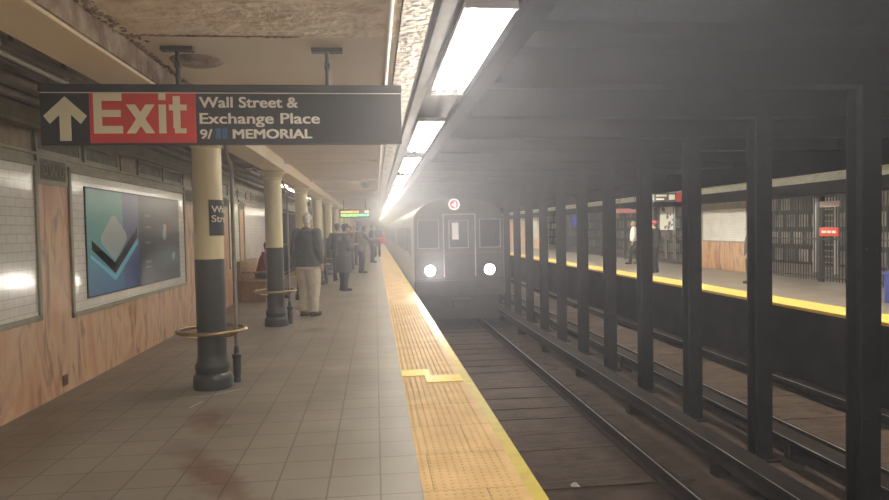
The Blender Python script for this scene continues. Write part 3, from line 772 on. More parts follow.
# ================================================================== TRACKS
def rail(x, label):
    r = thing('running_rail', label, 'rail', (x, 0, -1.26), 0, 'running rails')
    b = MB().prism([(-.07, 0), (.07, 0), (.07, .012), (.012, .03), (.012, .115), (.034, .125), (.034, .156), (-.034, .156), (-.034, .125), (-.012, .115), (-.012, .03), (-.07, .012)], Y0, Y1, 'y')
    b.build('rail_web', M['rail'], r)
    MB().box(-.030, -.014, Y0, Y1, .1555, .158).build('worn_rail_head', M['railtop'], r)
rail(1.54, 'running rail of the near track beside the platform edge')
rail(3.02, 'running rail of the near track beside the covered power rail')
rail(5.28, 'running rail of the opposite track beside the steel pillars')
rail(6.76, 'running rail of the opposite track below the far platform')
def third(x, sx, label):
    r = thing('power_rail', label, 'rail', (x, 0, 0), 0, 'power rails')
    MB().prism([(-.06, -1.12), (.06, -1.12), (.015, -1.10), (.015, -1.03), (.035, -1.02), (.035, -.995), (-.035, -.995), (-.035, -1.02), (-.015, -1.03), (-.015, -1.10)], Y0, Y1, 'y').build('conductor', M['rail'], r)
    MB().box(-.13, .13, Y0, Y1, -.93, -.895).build('cover_board', M['cover'], r, bevel=0.006)
    MB().box(-.132, -.124, Y0, Y1, -.897, -.893).build('bright_cover_edge', M['railtop'], r)  # thin bright metal line along the cover board's edge
    for k in range(14):
        y = 4.3 + k * 2.44
        b = MB(); b.box(sx * .10 - .012, sx * .10 + .012, y - .04, y + .04, BED, -.925)
        b.box(-.07, .07, y - .06, y + .06, BED, -1.12)
        b.build('bracket', M['rail'], r)
third(3.72, 1, 'covered power rail of the near track along the pillar footing')
third(4.62, -1, 'covered power rail of the opposite track along the pillar footing')
t0 = None
random.seed(5)
for tr, xc in ((0, 2.28), (1, 6.02)):
    for k in range(52):
        y = 3.0 + 0.62 * k + random.uniform(-.05, .05)
        if t0 is None:
            t0 = MB().box(-1.15, 1.15, -.11, .11, -.02, .055).build('track_tie', M['tie'], bevel=0.012); o = t0
        else:
            o = t0.copy(); COL.objects.link(o)
        o.location = (xc + random.uniform(-.04, .04), y, -1.318 - random.uniform(0, .014)); o.rotation_euler = (0, 0, random.uniform(-.02, .02))
        tag(o, 'brown wooden tie bedded under the rails of the %s track' % ('near', 'opposite')[tr], 'tie', ('ties of the near track', 'ties of the opposite track')[tr])
# rubbish on the track
random.seed(11)
def scrap(x, y, s, m, label):
    mb = MB(); n = 7
    vs = [(s * (0.6 + random.random() * .6) * cos(2 * pi * i / n), s * (0.6 + random.random() * .5) * sin(2 * pi * i / n), random.uniform(0.006, .03)) for i in range(n)]
    mb.add(vs + [(a, b, c - .006) for a, b, c in vs] + [(0, 0, .05), (0, 0, .044)], [(i, (i + 1) % n, 2 * n) for i in range(n)] + [((i + 1) % n + n, i + n, 2 * n + 1) for i in range(n)] + [(i, i + n, (i + 1) % n + n, (i + 1) % n) for i in range(n)])
    tag(mb.build('litter_scrap', m, loc=(x, y, BED + 0.03)), label, 'litter', 'litter on the tracks')
paper = mat('dirty paper', (0.35, 0.32, 0.28), (0.5, 0.47, 0.42), 6, 0.7)
scrap(5.72, 7.1, 0.10, paper, 'pale crumpled paper lying between the rails of the opposite track')
scrap(2.05, 6.6, 0.06, paper, 'small pale scrap lying between the rails of the near track')
scrap(4.42, 5.55, 0.10, paper, 'pale scrap beside the foot of the first steel pillar')

# ================================================================== STEEL PILLARS
def pillar(loc, label):
    p = thing('steel_pillar', label, 'pillar', loc, 0, 'steel pillars between the tracks')
    w = 0.088; ZT = 2.64; ZB = -1.10
    for s in (-1, 1):
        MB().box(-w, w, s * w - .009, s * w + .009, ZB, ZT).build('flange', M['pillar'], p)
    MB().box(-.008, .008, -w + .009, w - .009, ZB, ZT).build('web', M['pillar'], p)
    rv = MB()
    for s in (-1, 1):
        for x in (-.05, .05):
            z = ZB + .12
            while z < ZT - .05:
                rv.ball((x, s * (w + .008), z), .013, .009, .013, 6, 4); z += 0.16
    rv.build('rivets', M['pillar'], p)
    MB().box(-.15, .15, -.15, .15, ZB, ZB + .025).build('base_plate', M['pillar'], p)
    return p
p0 = None
for k in range(0, 22):
    lab = 'dark riveted steel pillar between the tracks, %s in view from the near end' % ordn(k - 1) if k else 'dark riveted steel pillar between the tracks standing just outside the near end of the view'
    loc = (PX, PY0 + (k - 1) * BAY, 0)
    if p0 is None: p0 = pillar(loc, lab)
    else: dup(p0, loc, lab)

# ================================================================== TRAIN
TX, TY, HW = 2.26, 17.5, 1.235
def section(inset=0.0):
    pts = []
    h = HW - inset
    pts += [(-h, -0.32), (-h, 1.72)]
    for i in range(1, 8):
        t = i / 8 * pi / 2
        pts.append((-h + (1 - cos(t)) * h * 0.9, 1.72 + sin(t) * 0.62))
    q = [(-a, b) for a, b in reversed(pts)]
    return pts + q
def car(y, label, lead):
    c = thing('train_car', label, 'train', (TX, y, 0), 0, 'cars of the arriving train')
    MB().prism(section(), 0.0, 15.3, 'y').build('car_body', M['steel'], c, smooth=True)
    for s in (-1, 1):
        X0 = s * (HW + .004); X1 = s * (HW - .03)
        for k, yy in enumerate((1.2, 4.9, 8.6, 12.3)):
            dr = MB().box(min(X0, X1), max(X0, X1), yy, yy + 1.3, -.05, 1.75).build('side_door', M['steel'], c)
            MB().box(min(s * (HW + .007), X1), max(s * (HW + .007), X1), yy + .12, yy + .56, .75, 1.55).box(min(s * (HW + .007), X1), max(s * (HW + .007), X1), yy + .74, yy + 1.18, .75, 1.55).build('door_window', M['side_glass'], dr)
        for k, yy in enumerate((2.75, 6.45, 10.15)):
            MB().box(min(X0, X1), max(X0, X1), yy, yy + 1.85, .80, 1.55).build('side_window', M['side_glass'], c, bevel=0.01)
    MB().box(-HW + .1, HW - .1, 0.3, 15.0, -1.0, -.32).build('underframe', M['black_iron'], c)
    for yy in (2.5, 12.5):
        for dy in (-.95, .95):
            for s in (-1, 1):
                w = MB(); pts = []
                w.tube([(s * .68, yy + dy, -.77), (s * .80, yy + dy, -.77)], 0.33, 20); w.build('wheel', M['rail'], c, True)
    if lead:
        # front end
        MB().prism([(x * .985, z) for x, z in section(0.0)], -0.06, 0.0, 'y').build('front_mask', M['steel_dark'], c)
        MB().box(-HW, HW, -.10, 0.02, -.30, .10).build('bumper_panel', M['steel_dark'], c, bevel=0.02)
        MB().box(-HW + .03, HW - .03, -.085, 0, .12, .86).build('lower_front_panel', M['steel_dark'], c, bevel=0.02)
        MB().box(-HW + .05, HW - .05, -.095, -.08, .82, .86).build('red_stripe', M['dullred'], c)
        d = MB().box(-.40, .40, -.09, -.05, .10, 1.86).build('storm_door', M['steel_dark'], c, bevel=0.015)
        for x in (-.43, .43): MB().tube([(x, -.10, .2), (x, -.10, 1.9)], 0.018, 8).build('grab_rail', M['steel'], c, True)
        MB().box(-.43, .43, -.10, -.06, 1.87, 1.90).build('door_lintel', M['steel'], c)
        wn_ = MB().box(-.26, .22, -.098, -.088, 1.0, 1.70).build('door_window', M['glass_dark'], d, bevel=0.01)
        MB().box(-.20, -.02, -.101, -.097, 1.20, 1.66).build('lit_door_pane', M['cabglow'], d)
        fr_ = MB(); fr_.tube([(-.28, -.10, .98), (.24, -.10, .98), (.24, -.10, 1.72), (-.28, -.10, 1.72), (-.28, -.10, .98)], 0.012, 6); fr_.build('window_frame', M['steel'], d)
        for s in (-1, 1):
            a, b = (0.56, 1.12) if s > 0 else (-1.12, -.56)
            w = MB().box(a, b, -.075, -.055, .98, 1.74).build('windscreen', M['glass_dark'], c, bevel=0.01)
            f2 = MB(); f2.tube([(a, -.078, .98), (b, -.078, .98), (b, -.078, 1.74), (a, -.078, 1.74), (a, -.078, .98)], 0.012, 6); f2.build('window_frame', M['steel'], w)
            MB().tube([((a + b) / 2, -.085, 1.0), ((a + b) / 2 + .12, -.085, 1.45)], 0.008, 6).build('wiper', M['rubber'], w)
            hx = s * 0.81
            hl = MB(); hl.tube([(hx, -.09, .38), (hx, -.13, .38)], 0.155, 24); hl = hl.build('headlamp', M['steel'], c, True)
            hb = MB(); hb.lathe([(0.135, 0.0), (0.115, 0.014), (0.07, 0.026), (0.01, 0.032)], (0, 0, 0), 24)
            hb.v = [(hx + x, -.130 - z, .38 + y2) for x, y2, z in hb.v]
            hb.build('headlamp_lens', M['headlamp'], hl, True)
            sp = bpy.data.lights.new('headlamp_beam', 'SPOT'); sp.energy = 550; sp.color = (1.0, 0.90, 0.80); sp.spot_size = radians(46); sp.spot_blend = 1.0; sp.shadow_soft_size = 0.1
            so = bpy.data.objects.new('headlamp_beam', sp); COL.objects.link(so); so.parent = c; so.location = (hx, -.20, .38); so.rotation_euler = (radians(86), 0, pi)
            so.rotation_euler = (radians(88), 0, radians(0 + 180))
        rd = MB(); rd.tube([(-.13, -.07, 2.15), (-.13, -.10, 2.15)], 0.145, 28); rd = rd.build('route_sign', M['roundel'], c, True)
        rg = MB(); pts = [(-.13 + .135 * cos(t), -.102, 2.15 + .135 * sin(t)) for t in [2 * pi * i / 28 for i in range(29)]]; pts[-1] = pts[0]
        rg.tube(pts, 0.016, 6); rg.build('route_ring', M['roundel_white'], rd)
        t, wd = text_mesh('4', 0.15, 0.012, 0.003); t.v = [(a * (.125 / wd) - .13 - .066, b - .103, c2 + 2.075) for a, b, c2 in t.v]
        t.build('route_number', M['roundel_white'], rd)
        for s in (-1, 1): MB().box(s * .35 - .05, s * .35 + .05, -.09, -.06, 2.0, 2.06).build('marker_light', M['glass_dark'], c)
        MB().box(-.25, .25, -.38, -.05, -.62, -.38).build('coupler', M['black_iron'], c, bevel=0.03)
    return c
car(TY, 'front car of the arriving silver subway train with glaring headlamps', True)
c2 = car(TY + 15.75, 'second silver car of the arriving train behind the front car', False)
dup(c2, (TX, TY + 31.5, 0), 'third silver car of the arriving train, far down the platform')

# ================================================================== OPPOSITE PLATFORM
def small_col(loc, label):
    c = thing('opposite_column', label, 'column', loc, 0, 'columns of the opposite platform')
    MB().lathe([(0.137, 0.0), (0.137, 1.25)]).build('lower_shaft', M['bluegrey'], c, True)
    MB().lathe([(0.136, 1.25), (0.134, 2.10)]).build('upper_shaft', M['black_iron'], c, True)
    return c
oc0 = None
for i, y in enumerate((22.3, 26.3, 30.3, 34.3)):
    lab = 'dark round column on the opposite platform, %s from the near end' % ordn(i)
    if oc0 is None: oc0 = small_col((9.9, y, 0), lab)
    else: dup(oc0, (9.9, y, 0), lab)
for i, (y, L_) in enumerate(((6.2, 2.9), (9.2, 2.9), (12.2, 2.9), (15.2, 2.8), (21.9, 2.9), (25.0, 2.9), (28.0, 2.9), (31.0, 2.9), (34.0, 2.9))):
    fence((FWX - 0.12, y, 0), L_, 0, 'black iron bar fence on the opposite platform, %s panel from the near end' % ordn(i), 2.2, 'opposite fence panels', 0.105)
# fare gates and bright frames seen through the bars
wf = None
for i, (x, y) in enumerate(((12.6, 15.6), (13.0, 17.6), (12.8, 24.2), (12.8, 27.2))):
    lab = 'pale steel gate frame behind the opposite bar fence, %s from the near end' % ordn(i)
    if wf is None:
        wf = thing('gate_frame', lab, 'gate', (x, y, 0), 0, 'gate frames behind the fence')
        for s in (-1, 1): MB().box(-.05, .05, s * .42 - .04, s * .42 + .04, 0, 2.1).build('jamb', M['whitemetal'], wf)
        MB().box(-.05, .05, -.46, .46, 2.1, 2.2).build('head_rail', M['whitemetal'], wf)
        b = MB()
        for z in [0.15 + .17 * j for j in range(11)]: b.tube([(0, -.38, z), (0, .02, z)], 0.018, 6)
        b.build('turnstile_bars', M['steel'], wf)
    else: dup(wf, (x, y, 0), lab)
pf = None
for i in range(6):
    lab = 'lit fluorescent strip over the fare area behind the fence, %s from the near end' % ordn(i)
    if pf is None: pf = fixture((13.6, 17 + 4.0 * i, 2.72), lab, 1.2, True, 0.2, 'fare area lights', 2)
    else: dup(pf, (13.6, 17 + 4.0 * i, 2.72), lab)
rs = thing('red_sign', 'small orange red sign on the opposite fence below a pinkish sign', 'sign', (FWX - .20, 14.75, 1.25))
MB().box(-.02, .02, -.33, .33, -.11, .11).build('board', M['red_plastic'], rs, bevel=0.008)
MB().box(-.022, -.02, -.24, -.12, -.03, .03).box(-.022, -.02, -.09, .05, -.03, .03).box(-.022, -.02, .08, .25, -.03, .03).build('white_lettering', M['signwhite'], rs)
ps = thing('pink_sign', 'pinkish white strip sign on the opposite fence above a red sign', 'sign', (FWX - .20, 14.75, 1.93))
MB().box(-.02, .02, -.33, .33, -.07, .07).build('board', M['pinkwhite'], ps, bevel=0.006)
# overhead exit sign and pink sign across the tracks
os_ = thing('overhead_sign', 'overhead black sign with a red end above the opposite platform', 'sign', (8.95, 19.2, 0))
MB().box(-.42, .28, -.03, .03, 2.2, 2.48).build('sign_panel', M['signblack'], os_)
MB().box(.28, .45, -.03, .03, 2.2, 2.48).build('red_end', M['signred'], os_)
MB().box(-.36, -.02, -.034, -.03, 2.36, 2.42).box(-.36, -.10, -.034, -.03, 2.26, 2.31).box(.05, .24, -.034, -.03, 2.26, 2.42).build('white_lettering', M['signwhite'], os_)
for x in (-.3, .3): MB().tube([(x, 0, 2.47), (x, 0, 2.81)], .012, 6).build('hanger_rod', M['hookpaint'], os_)
o2 = thing('overhead_sign', 'pinkish red overhead sign above the walker in white on the opposite platform', 'sign', (9.6, 24.0, 0))
MB().box(-.42, .42, -.03, .03, 1.97, 2.14).build('sign_panel', mat('faded red', (0.62, 0.22, 0.22), (0.68, 0.28, 0.27), 4, 0.4), o2)
for x in (-.3, .3): MB().tube([(x, 0, 2.13), (x, 0, 2.81)], .012, 6).build('hanger_rod', M['hookpaint'], o2)
o3 = thing('hanging_blue_sign', 'small bright blue sign hanging far along the opposite platform', 'sign', (9.5, 30.0, 0))
MB().box(-.18, .18, -.03, .03, 1.5, 2.0).build('sign_panel', mat('bright blue', (0.02, 0.07, 0.55), (0.03, 0.09, 0.62), 4, 0.4), o3)
MB().tube([(0, 0, 1.98), (0, 0, 2.81)], .012, 6).build('hanger_rod', M['hookpaint'], o3)
# poster on the far wall with black and white print
po = thing('wall_poster', 'black and white poster with a blue edge above the opposite fence', 'poster', (FWX - .19, 23.6, 1.80))
MB().box(-.01, .01, -.62, .62, -.5, .42).build('sheet', M['signwhite'], po)
b = MB(); random.seed(2)
for i in range(16):
    yy, zz = random.uniform(-.5, .5), random.uniform(-.42, .32); s = random.uniform(.04, .10)
    b.prism([(yy + s * cos(t) * random.uniform(.7, 1.2), zz + s * sin(t) * random.uniform(.7, 1.3)) for t in [j * pi / 4 for j in range(8)]], -.012, -.01, 'x')
b.build('black_print', M['signblack'], po)
MB().box(-.013, -.01, -.62, -.50, -.5, .42).build('blue_edge', M['poster_blue'], po)
bb = thing('blue_bin', 'blue bin standing on the opposite platform past the first pillar', 'bin', (9.35, 10.6, 0))
MB().prism([(-.22, -.22), (.22, -.22), (.22, .22), (-.22, .22)], 0.02, 0.52, 'z').build('body', M['blue_plastic'], bb, bevel=0.02)
MB().box(-.24, .24, -.24, .24, .52, .58).build('lid', M['blue_plastic'], bb, bevel=0.015)

# ================================================================== PEOPLE
def fuse(mb, name, m, parent, voxel=0.012, smooth=3):
    me = mb.mesh(name); o = bpy.data.objects.new(name, me); COL.objects.link(o)
    r = o.modifiers.new('r', 'REMESH'); r.mode = 'VOXEL'; r.voxel_size = voxel
    s = o.modifiers.new('s', 'SMOOTH'); s.factor = 0.5; s.iterations = smooth
    dg = bpy.context.evaluated_depsgraph_get(); dg.update()
    nm = bpy.data.meshes.new_from_object(o.evaluated_get(dg)); nm.name = name
    bpy.data.objects.remove(o); bpy.data.meshes.remove(me)
    for p in nm.polygons: p.use_smooth = True
    nm.materials.clear(); nm.materials.append(m)
    ob = bpy.data.objects.new(name, nm); COL.objects.link(ob); ob.parent = parent
    return ob

def limb(mb, pts, rs, seg=12):
    mb.tube(pts, rs, seg)
    for p, r in zip(pts, rs): mb.ball(p, r, r, r, seg, 6)

SKIN = mat('skin', (0.50, 0.32, 0.24), (0.56, 0.37, 0.28), 8, 0.55)
HAIR = {}
def col_mat(name, c, rough=0.8):
    if name not in HAIR: HAIR[name] = mat(name, tuple(x * .88 for x in c), tuple(min(1, x * 1.1) for x in c), 14, rough, bump=0.15, bscale=40)
    return HAIR[name]

def person(label, loc, facing, h, top, legs, shoe, hair, coat=0.80, lean=0.0, arms='side', hat=None, step=0.0, sit=False, hood=None, turn=0.0, girth=1.0, group=None, held=None, fine=False, scarf=None, baggy=1.0):
    """facing: the direction (radians about Z) the person looks, 0 = +Y (away from the camera). coat: height of the coat's hem / 1.75"""
    k = h / 1.75
    P = thing('person', label, 'person', loc, facing, group)
    P.scale = (k, k, k)
    vx = 0.008 if fine else 0.013
    drop = 0.38 if sit else 0.0
    def up(x, y, z):   # lean the upper body forward about the hips
        if sit: z -= drop
        z0 = 0.92 - drop
        dz = z - z0
        if dz > 0: return (x, y + dz * sin(lean), z0 + dz * cos(lean))
        return (x, y, z)
    # joints
    if sit:
        hips = [(-.10, 0, .59), (.10, 0, .59)]; knees = [(-.12, .42, .575), (.12, .42, .575)]; ankles = [(-.12, .42, .08), (.12, .42, .08)]
    else:
        hips = [(-.09, 0, .90), (.09, 0, .90)]
        knees = [(-.10, .03 + step * .5, .49), (.10, .03 - step * .45, .49)]; ankles = [(-.105, step - .01, .085), (.105, -step - .01, .085)]
    sh = [up(-.19, -.01, 1.41), up(.19, -.01, 1.41)]
    if arms == 'side':
        el = [up(-.25, -.05, 1.13), up(.25, -.05, 1.13)]; wr = [up(-.245, .05, .90), up(.245, .05, .90)]; hd = [(0, .25, -1), (0, .25, -1)]
    elif arms == 'phone':
        el = [up(-.24, .05, 1.13), up(.24, .05, 1.13)]; wr = [up(-.10, .27, 1.20), up(.10, .27, 1.20)]; hd = [(.3, .8, .3), (-.3, .8, .3)]
    elif arms == 'reach':
        el = [up(-.24, -.02, 1.13), up(.22, .20, 1.22)]; wr = [up(-.23, .08, .92), up(.18, .45, 1.26)]; hd = [(0, .3, -1), (0, 1, .15)]
    elif arms == 'pocket':
        el = [up(-.27, -.07, 1.14), up(.27, -.07, 1.14)]; wr = [up(-.20, .06, .95), up(.20, .06, .95)]; hd = [(.2, .3, -1), (-.2, .3, -1)]
    elif arms == 'lap':
        el = [up(-.25, .06, 1.15), up(.25, .06, 1.15)]; wr = [up(-.08, .28, 1.06), up(.08, .28, 1.06)]; hd = [(.4, .8, -.2), (-.4, .8, -.2)]
    # the body: one fused surface
    b = MB()
    ct = up(0, .0, .0)
    def ring(x, y, z, rx, ry): return (up(x, y, z), rx, ry)
    b.rings([ring(0, .0, .93 if sit else .86, .15, .10), ring(0, 0, .95, .16, .11), ring(0, .01, 1.10, .14, .10), ring(0, .01, 1.28, .16, .11), ring(0, -.005, 1.40, .15, .085), ring(0, -.005, 1.46, .07, .06)])
    limb(b, [up(0, -.01, 1.44), up(0, .015, 1.58)], [.055, .052])
    hc = Vector(up(0, .03, 1.635)); ca, sa = cos(turn), sin(turn)
    def hp(x, y, z): return (hc.x + x * ca - y * sa, hc.y + x * sa + y * ca, hc.z + z)
    for x, y, z, rx, ry, rz in ((0, -.01, .02, .074, .088, .092), (0, .025, -.045, .056, .062, .070), (0, .045, -.085, .036, .036, .028)):
        b.ball(hp(x, y, z), rx, ry, rz, 16, 10)
    b.tube([hp(0, .075, .015), hp(0, .098, -.022)], [.009, .016], 8); b.ball(hp(0, .097, -.024), .014, .014, .012, 8, 6)
    for s in (-1, 1): b.ball(hp(s * .077, -.005, -.01), .012, .022, .034, 8, 6)
    b.tube([hp(-.022, .080, -.062), hp(.022, .080, -.062)], .008, 6)
    for i in (0, 1):
        limb(b, [hips[i], knees[i], ankles[i]], [.075, .052, .036])
        limb(b, [sh[i], el[i], wr[i]], [.05, .038, .026])
        # hand: palm and five curled fingers
        d = Vector(hd[i]).normalized(); side = Vector((1, 0, 0)) if abs(d.x) < .9 else Vector((0, 1, 0))
        side = (side - side.dot(d) * d).normalized(); nrm = d.cross(side)
        inw = -1 if i else 1
        w0 = Vector(wr[i]); pc = w0 + d * .05
        fw = nrm if arms in ('side', 'pocket') else side      # knuckle direction
        pn = side * inw if arms in ('side', 'pocket') else nrm  # palm direction
        for q in (-.024, -.008, .008, .024): limb(b, [w0 + fw * q * .6, w0 + d * .085 + fw * q], [.014, .012], 8)
        for q, ln in ((-.027, .055), (-.009, .070), (.009, .075), (.027, .068)):
            a0 = w0 + d * .088 + fw * q
            a1 = a0 + d * ln * .5 + pn * ln * .18; a2 = a1 + d * ln * .32 + pn * ln * .42
            limb(b, [a0, a1, a2], [.0105, .0095, .008], 8)
        t0_ = w0 + d * .025 + fw * .026; t1 = t0_ + d * .035 + fw * .022 + pn * .012; t2 = t1 + d * .028 + pn * .014
        limb(b, [t0_, t1, t2], [.013, .011, .009], 8)
    fuse(b, 'body', SKIN, P, vx, 2)
    for s in (-1, 1):
        MB().ball(hp(s * .030, .078, .012), .011, .008, .008, 8, 6).build('eye', M['glass_dark'], P, True)
    # coat or jacket with sleeves and collar
    g = girth; c = MB()
    hem = coat * 1.75 if not sit else 0.90
    rr = [ring(0, .0, 1.475, .085, .075), ring(0, -.005, 1.44, .15, .10), ring(0, .0, 1.33, .195 * g, .135 * g), ring(0, .01, 1.15, .19 * g, .145 * g), ring(0, .005, .98, .195 * g, .15 * g)]
    if hem < .95:
        rr += [((0, .0, max(hem, .94)), .205 * g, .155 * g)] if not sit else []
        if hem < .90 and not sit: rr += [((0, .0, hem), .215 * g, .165 * g)]
    c.rings(rr, 20)
    for i in (0, 1):
        wv = Vector(wr[i]); ev = Vector(el[i])
        cuff = tuple(ev + (wv - ev) * .97)
        c.tube([sh[i], el[i], cuff], [.078 * g, .064 * g, .050], 12)
        c.ball(sh[i], .080 * g, .080 * g, .080 * g, 12, 8); c.ball(el[i], .064 * g, .064 * g, .064 * g, 12, 8)
    fuse(c, 'coat', top, P, 0.012 if fine else .016, 4)
    col = MB(); q0 = up(0, -.005, 1.455); pts = [(q0[0] + .078 * cos(t), q0[1] + .07 * sin(t), q0[2] + .012 * sin(t) * -1 + .02) for t in [2 * pi * j / 16 for j in range(17)]]; pts[-1] = pts[0]
    col.tube(pts, 0.024, 8); col.build('collar', scarf or top, P, True)
    # trousers
    t = MB(); g = girth * baggy
    if sit: t.rings([((0, 0, .505), .17, .13), ((0, 0, .57), .185, .15), ((0, 0, .66), .17, .13)], 18)
    else: t.rings([((0, 0, .80), .165 * g, .125 * g), ((0, 0, .86), .17 * girth, .125 * girth), ((0, 0, 1.02), .155 * girth, .115 * girth)], 18)
    for i in (0, 1):
        an = Vector(ankles[i]); kn = Vector(knees[i])
        t.tube([tuple(Vector(hips[i]) - Vector((0, 0, .10 if not sit else 0))), tuple((Vector(hips[i]) + kn) / 2), knees[i], tuple((kn + an) / 2), tuple(an + Vector((0, 0, -.005)))], [.098 * g, .092 * g, .074 * g, .068 * baggy, .066 * baggy], 14)
        t.ball(knees[i], .073 * g, .073 * g, .073 * g, 12, 8); t.ball(tuple(Vector(hips[i]) - Vector((0, 0, .06 if not sit else 0))), .094 * girth, .094 * girth, .094 * girth, 12, 8)
    fuse(t, 'trousers', legs, P, 0.012 if fine else .016, 3)
    for i in (0, 1):
        x, y, z = ankles[i]; sgn = -1 if i == 0 else 1
        s = MB()
        s.ball((x, y - .02, .055), .043, .055, .05, 12, 8); s.ball((x + sgn * .012, y + .13, .042), .047, .075, .038, 12, 8)
        s.rings([((x, y - .01, .02), .045, .07), ((x, y - .005, .12), .05, .05)], 12); s.box(x - .036, x + .036, y - .06, y + .17, .004, .035)
        fuse(s, 'shoe', shoe, P, 0.011, 2)
    # hair, hat or hood
    hm = MB()
    hm.ball(hp(0, -.022, .032), .082, .092, .090, 18, 10); hm.ball(hp(0, -.05, -.03), .066, .052, .062, 14, 8)
    fuse(hm, 'hair', hair, P, 0.009, 2)
    if hat:
        ht = MB(); ht.rings([(hp(0, -.012, .045), .092, .104), (hp(0, -.012, .075), .094, .106), (hp(0, -.012, .115), .080, .09), (hp(0, -.012, .135), .04, .045)], 20)
        br = Vector(hp(0, .0, .048)); ht.rings([((br.x, br.y, br.z - .008), .115, .13), ((br.x, br.y, br.z + .006), .112, .127)], 22)
        ht.build('hat', hat, P, True)
    if held:
        v = (Vector(wr[1]) + Vector(wr[0])) / 2 + Vector((0, .11, .03)) if arms == 'phone' else Vector(wr[1]) + Vector((0, .25, .02))
        return P, v
    return P

C = lambda n, c: col_mat(n, c)
olive = C('dark olive jacket', (0.075, 0.082, 0.072)); khaki = C('pale khaki cloth', (0.66, 0.59, 0.46)); brownshoe = C('brown shoe', (0.09, 0.06, 0.045)); white_hair = C('white hair', (0.62, 0.58, 0.52))
navy = C('dark navy cloth', (0.05, 0.052, 0.066)); char = C('charcoal cloth', (0.07, 0.066, 0.062)); blackc = C('black cloth', (0.03, 0.03, 0.032)); dkhair = C('dark hair', (0.05, 0.035, 0.028))
grey = C('grey cloth', (0.22, 0.21, 0.20)); maroon = C('dark red cloth', (0.18, 0.035, 0.035)); whitec = C('white cloth', (0.75, 0.73, 0.70)); pale = C('pale scarf', (0.55, 0.53, 0.48)); redc = C('red cloth', (0.45, 0.05, 0.06)); brown = C('brown coat', (0.16, 0.11, 0.08))
PI2 = pi / 2
person('white haired person in olive jacket and pale khaki trousers standing with back turned', (-1.19, 11.65, 0), -0.5, 1.82, olive, khaki, brownshoe, white_hair, coat=0.485, arms='side', girth=1.15, fine=True, baggy=1.22)
person('person in dark hat and long charcoal coat looking down, standing mid platform', (-0.80, 16.3, 0), -1.15, 1.66, char, blackc, blackc, dkhair, coat=0.28, arms='phone', hat=navy, lean=0.08, girth=1.3, turn=0.0)
person('person in dark navy clothes and a knit hat with a pale scarf by the columns', (-1.12, 19.6, 0), -0.4, 1.70, navy, blackc, blackc, dkhair, coat=0.50, hat=navy, scarf=pale, arms='pocket')
pr = person('grey coated person leaning towards the track holding out a pinkish red bag', (-0.50, 22.9, 0), -1.2, 1.66, grey, char, blackc, dkhair, coat=0.46, arms='reach', lean=0.18, held=True)
bag = thing('red_bag', 'small pinkish red bag held out by the leaning grey coated person', 'bag', (0, 0, 0))
k = 1.66 / 1.75; v = pr[1] * k; a = -1.2
bag.location = (-0.50 + v.x * cos(a) - v.y * sin(a), 22.9 + v.x * sin(a) + v.y * cos(a), v.z - .02)
bm_ = MB(); bm_.rings([((0, 0, -.16), .12, .07), ((0, 0, -.08), .15, .09), ((0, 0, .02), .13, .08), ((0, 0, .05), .10, .05)], 16); bm_.build('pouch', C('pinkish red cloth', (0.75, 0.12, 0.12)), bag, True)
MB().tube([(-.07, 0, .04), (-.04, 0, .10), (.04, 0, .10), (.07, 0, .04)], 0.01, 8).build('handle', C('pinkish red cloth', (0.75, 0.12, 0.12)), bag, True)
person('person with dark hair in a brown coat standing behind the person with the dark hat', (-0.95, 25.2, 0), 2.2, 1.68, brown, char, blackc, dkhair, coat=0.48, arms='phone')
person('person in a maroon coat waiting beyond the train clock', (-0.75, 28.2, 0), -0.5, 1.66, maroon, blackc, blackc, dkhair, coat=0.5)
person('person in a navy coat waiting far off near the platform edge', (-0.15, 30.2, 0), -1.3, 1.74, navy, blackc, blackc, dkhair, coat=0.5)
person('person in a grey coat far off beside the distant columns', (-1.05, 33.0, 0), 2.6, 1.70, grey, char, blackc, dkhair, coat=0.5)
person('person in black far down the platform by the yellow strip', (0.12, 36.5, 0), 3.0, 1.75, blackc, blackc, blackc, dkhair, coat=0.5)
person('person in a dark red coat seated on the wall bench', (-2.56, 14.88, 0), -1.35, 1.66, maroon, blackc, blackc, dkhair, sit=True, arms='lap', turn=0.2, lean=0.22)
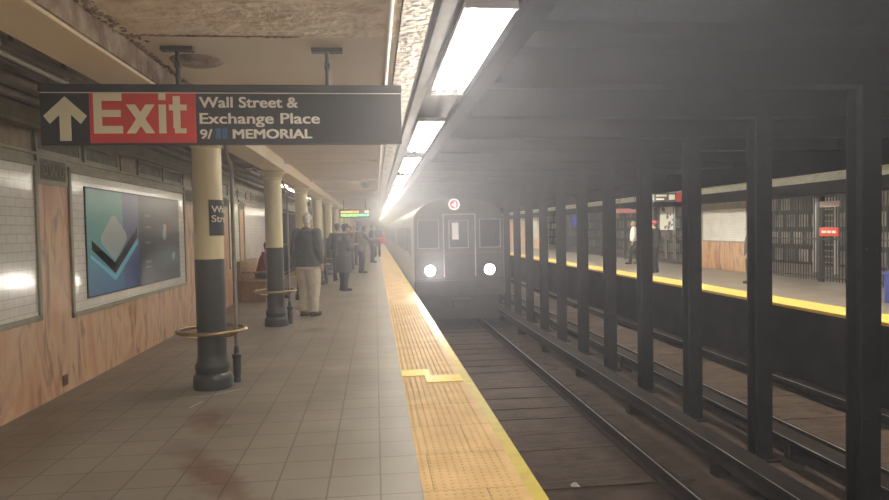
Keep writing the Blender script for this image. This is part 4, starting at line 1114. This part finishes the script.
person('walker in a white top and dark trousers on the opposite platform', (9.93, 24.2, 0), 1.2, 1.66, whitec, blackc, blackc, C('blond hair', (0.45, 0.33, 0.2)), coat=0.54, step=0.16, arms='side')
person('person in black with a red hat half behind a pillar on the opposite platform', (8.68, 19.5, 0), 0.6, 1.62, blackc, blackc, blackc, dkhair, coat=0.48, hat=redc)
person('person in charcoal partly hidden by the second pillar in view on the opposite platform', (9.22, 15.2, 0), 0.9, 1.45, char, blackc, blackc, dkhair, coat=0.48)

# ================================================================== HAZE in the tunnel air, also standing in for lens glare
hm_, nt_, p_, N_, L_ = new_mat('haze')
N_.remove(p_)
vs_ = N_.new('ShaderNodeVolumeScatter'); vs_.inputs['Color'].default_value = rgb(HAZE_COL); vs_.inputs['Anisotropy'].default_value = 0.45
ge_ = N_.new('ShaderNodeNewGeometry'); se_ = N_.new('ShaderNodeSeparateXYZ'); L_.new(ge_.outputs['Position'], se_.inputs[0])
def mr_(src, a, b, c, d):
    n = N_.new('ShaderNodeMapRange'); n.interpolation_type = 'SMOOTHSTEP'
    for k_, v_ in zip(('From Min', 'From Max', 'To Min', 'To Max'), (a, b, c, d)): n.inputs[k_].default_value = v_
    L_.new(se_.outputs[src], n.inputs['Value']); return n.outputs[0]
def mul_(a, b):
    n = N_.new('ShaderNodeMath'); n.operation = 'MULTIPLY'
    L_.new(a, n.inputs[0])
    if isinstance(b, float): n.inputs[1].default_value = b
    else: L_.new(b, n.inputs[1])
    return n.outputs[0]
# thickest under the ceiling of the near track, thinning downwards and towards both platforms
dn_ = mul_(mul_(mul_(mr_('Z', 0.0, 2.8, 0.08, 1.0), mr_('X', 1.0, 3.0, 1.0, 0.0)), mr_('X', -1.8, 0.7, 0.16, 1.0)), HAZE)
dn_ = mul_(dn_, mr_('Y', 4.0, 15.0, 0.75, 1.1))
L_.new(dn_, vs_.inputs['Density']); L_.new(vs_.outputs[0], N_['Material Output'].inputs['Volume'])
hz = MB().box(WX - 2.9, 16.3, Y0 - .4, Y1 + .4, -1.7, 3.7).build('haze', hm_)
tag(hz, 'pale haze over the near track and platform, shaped to imitate lens glare', 'haze', kind='stuff')
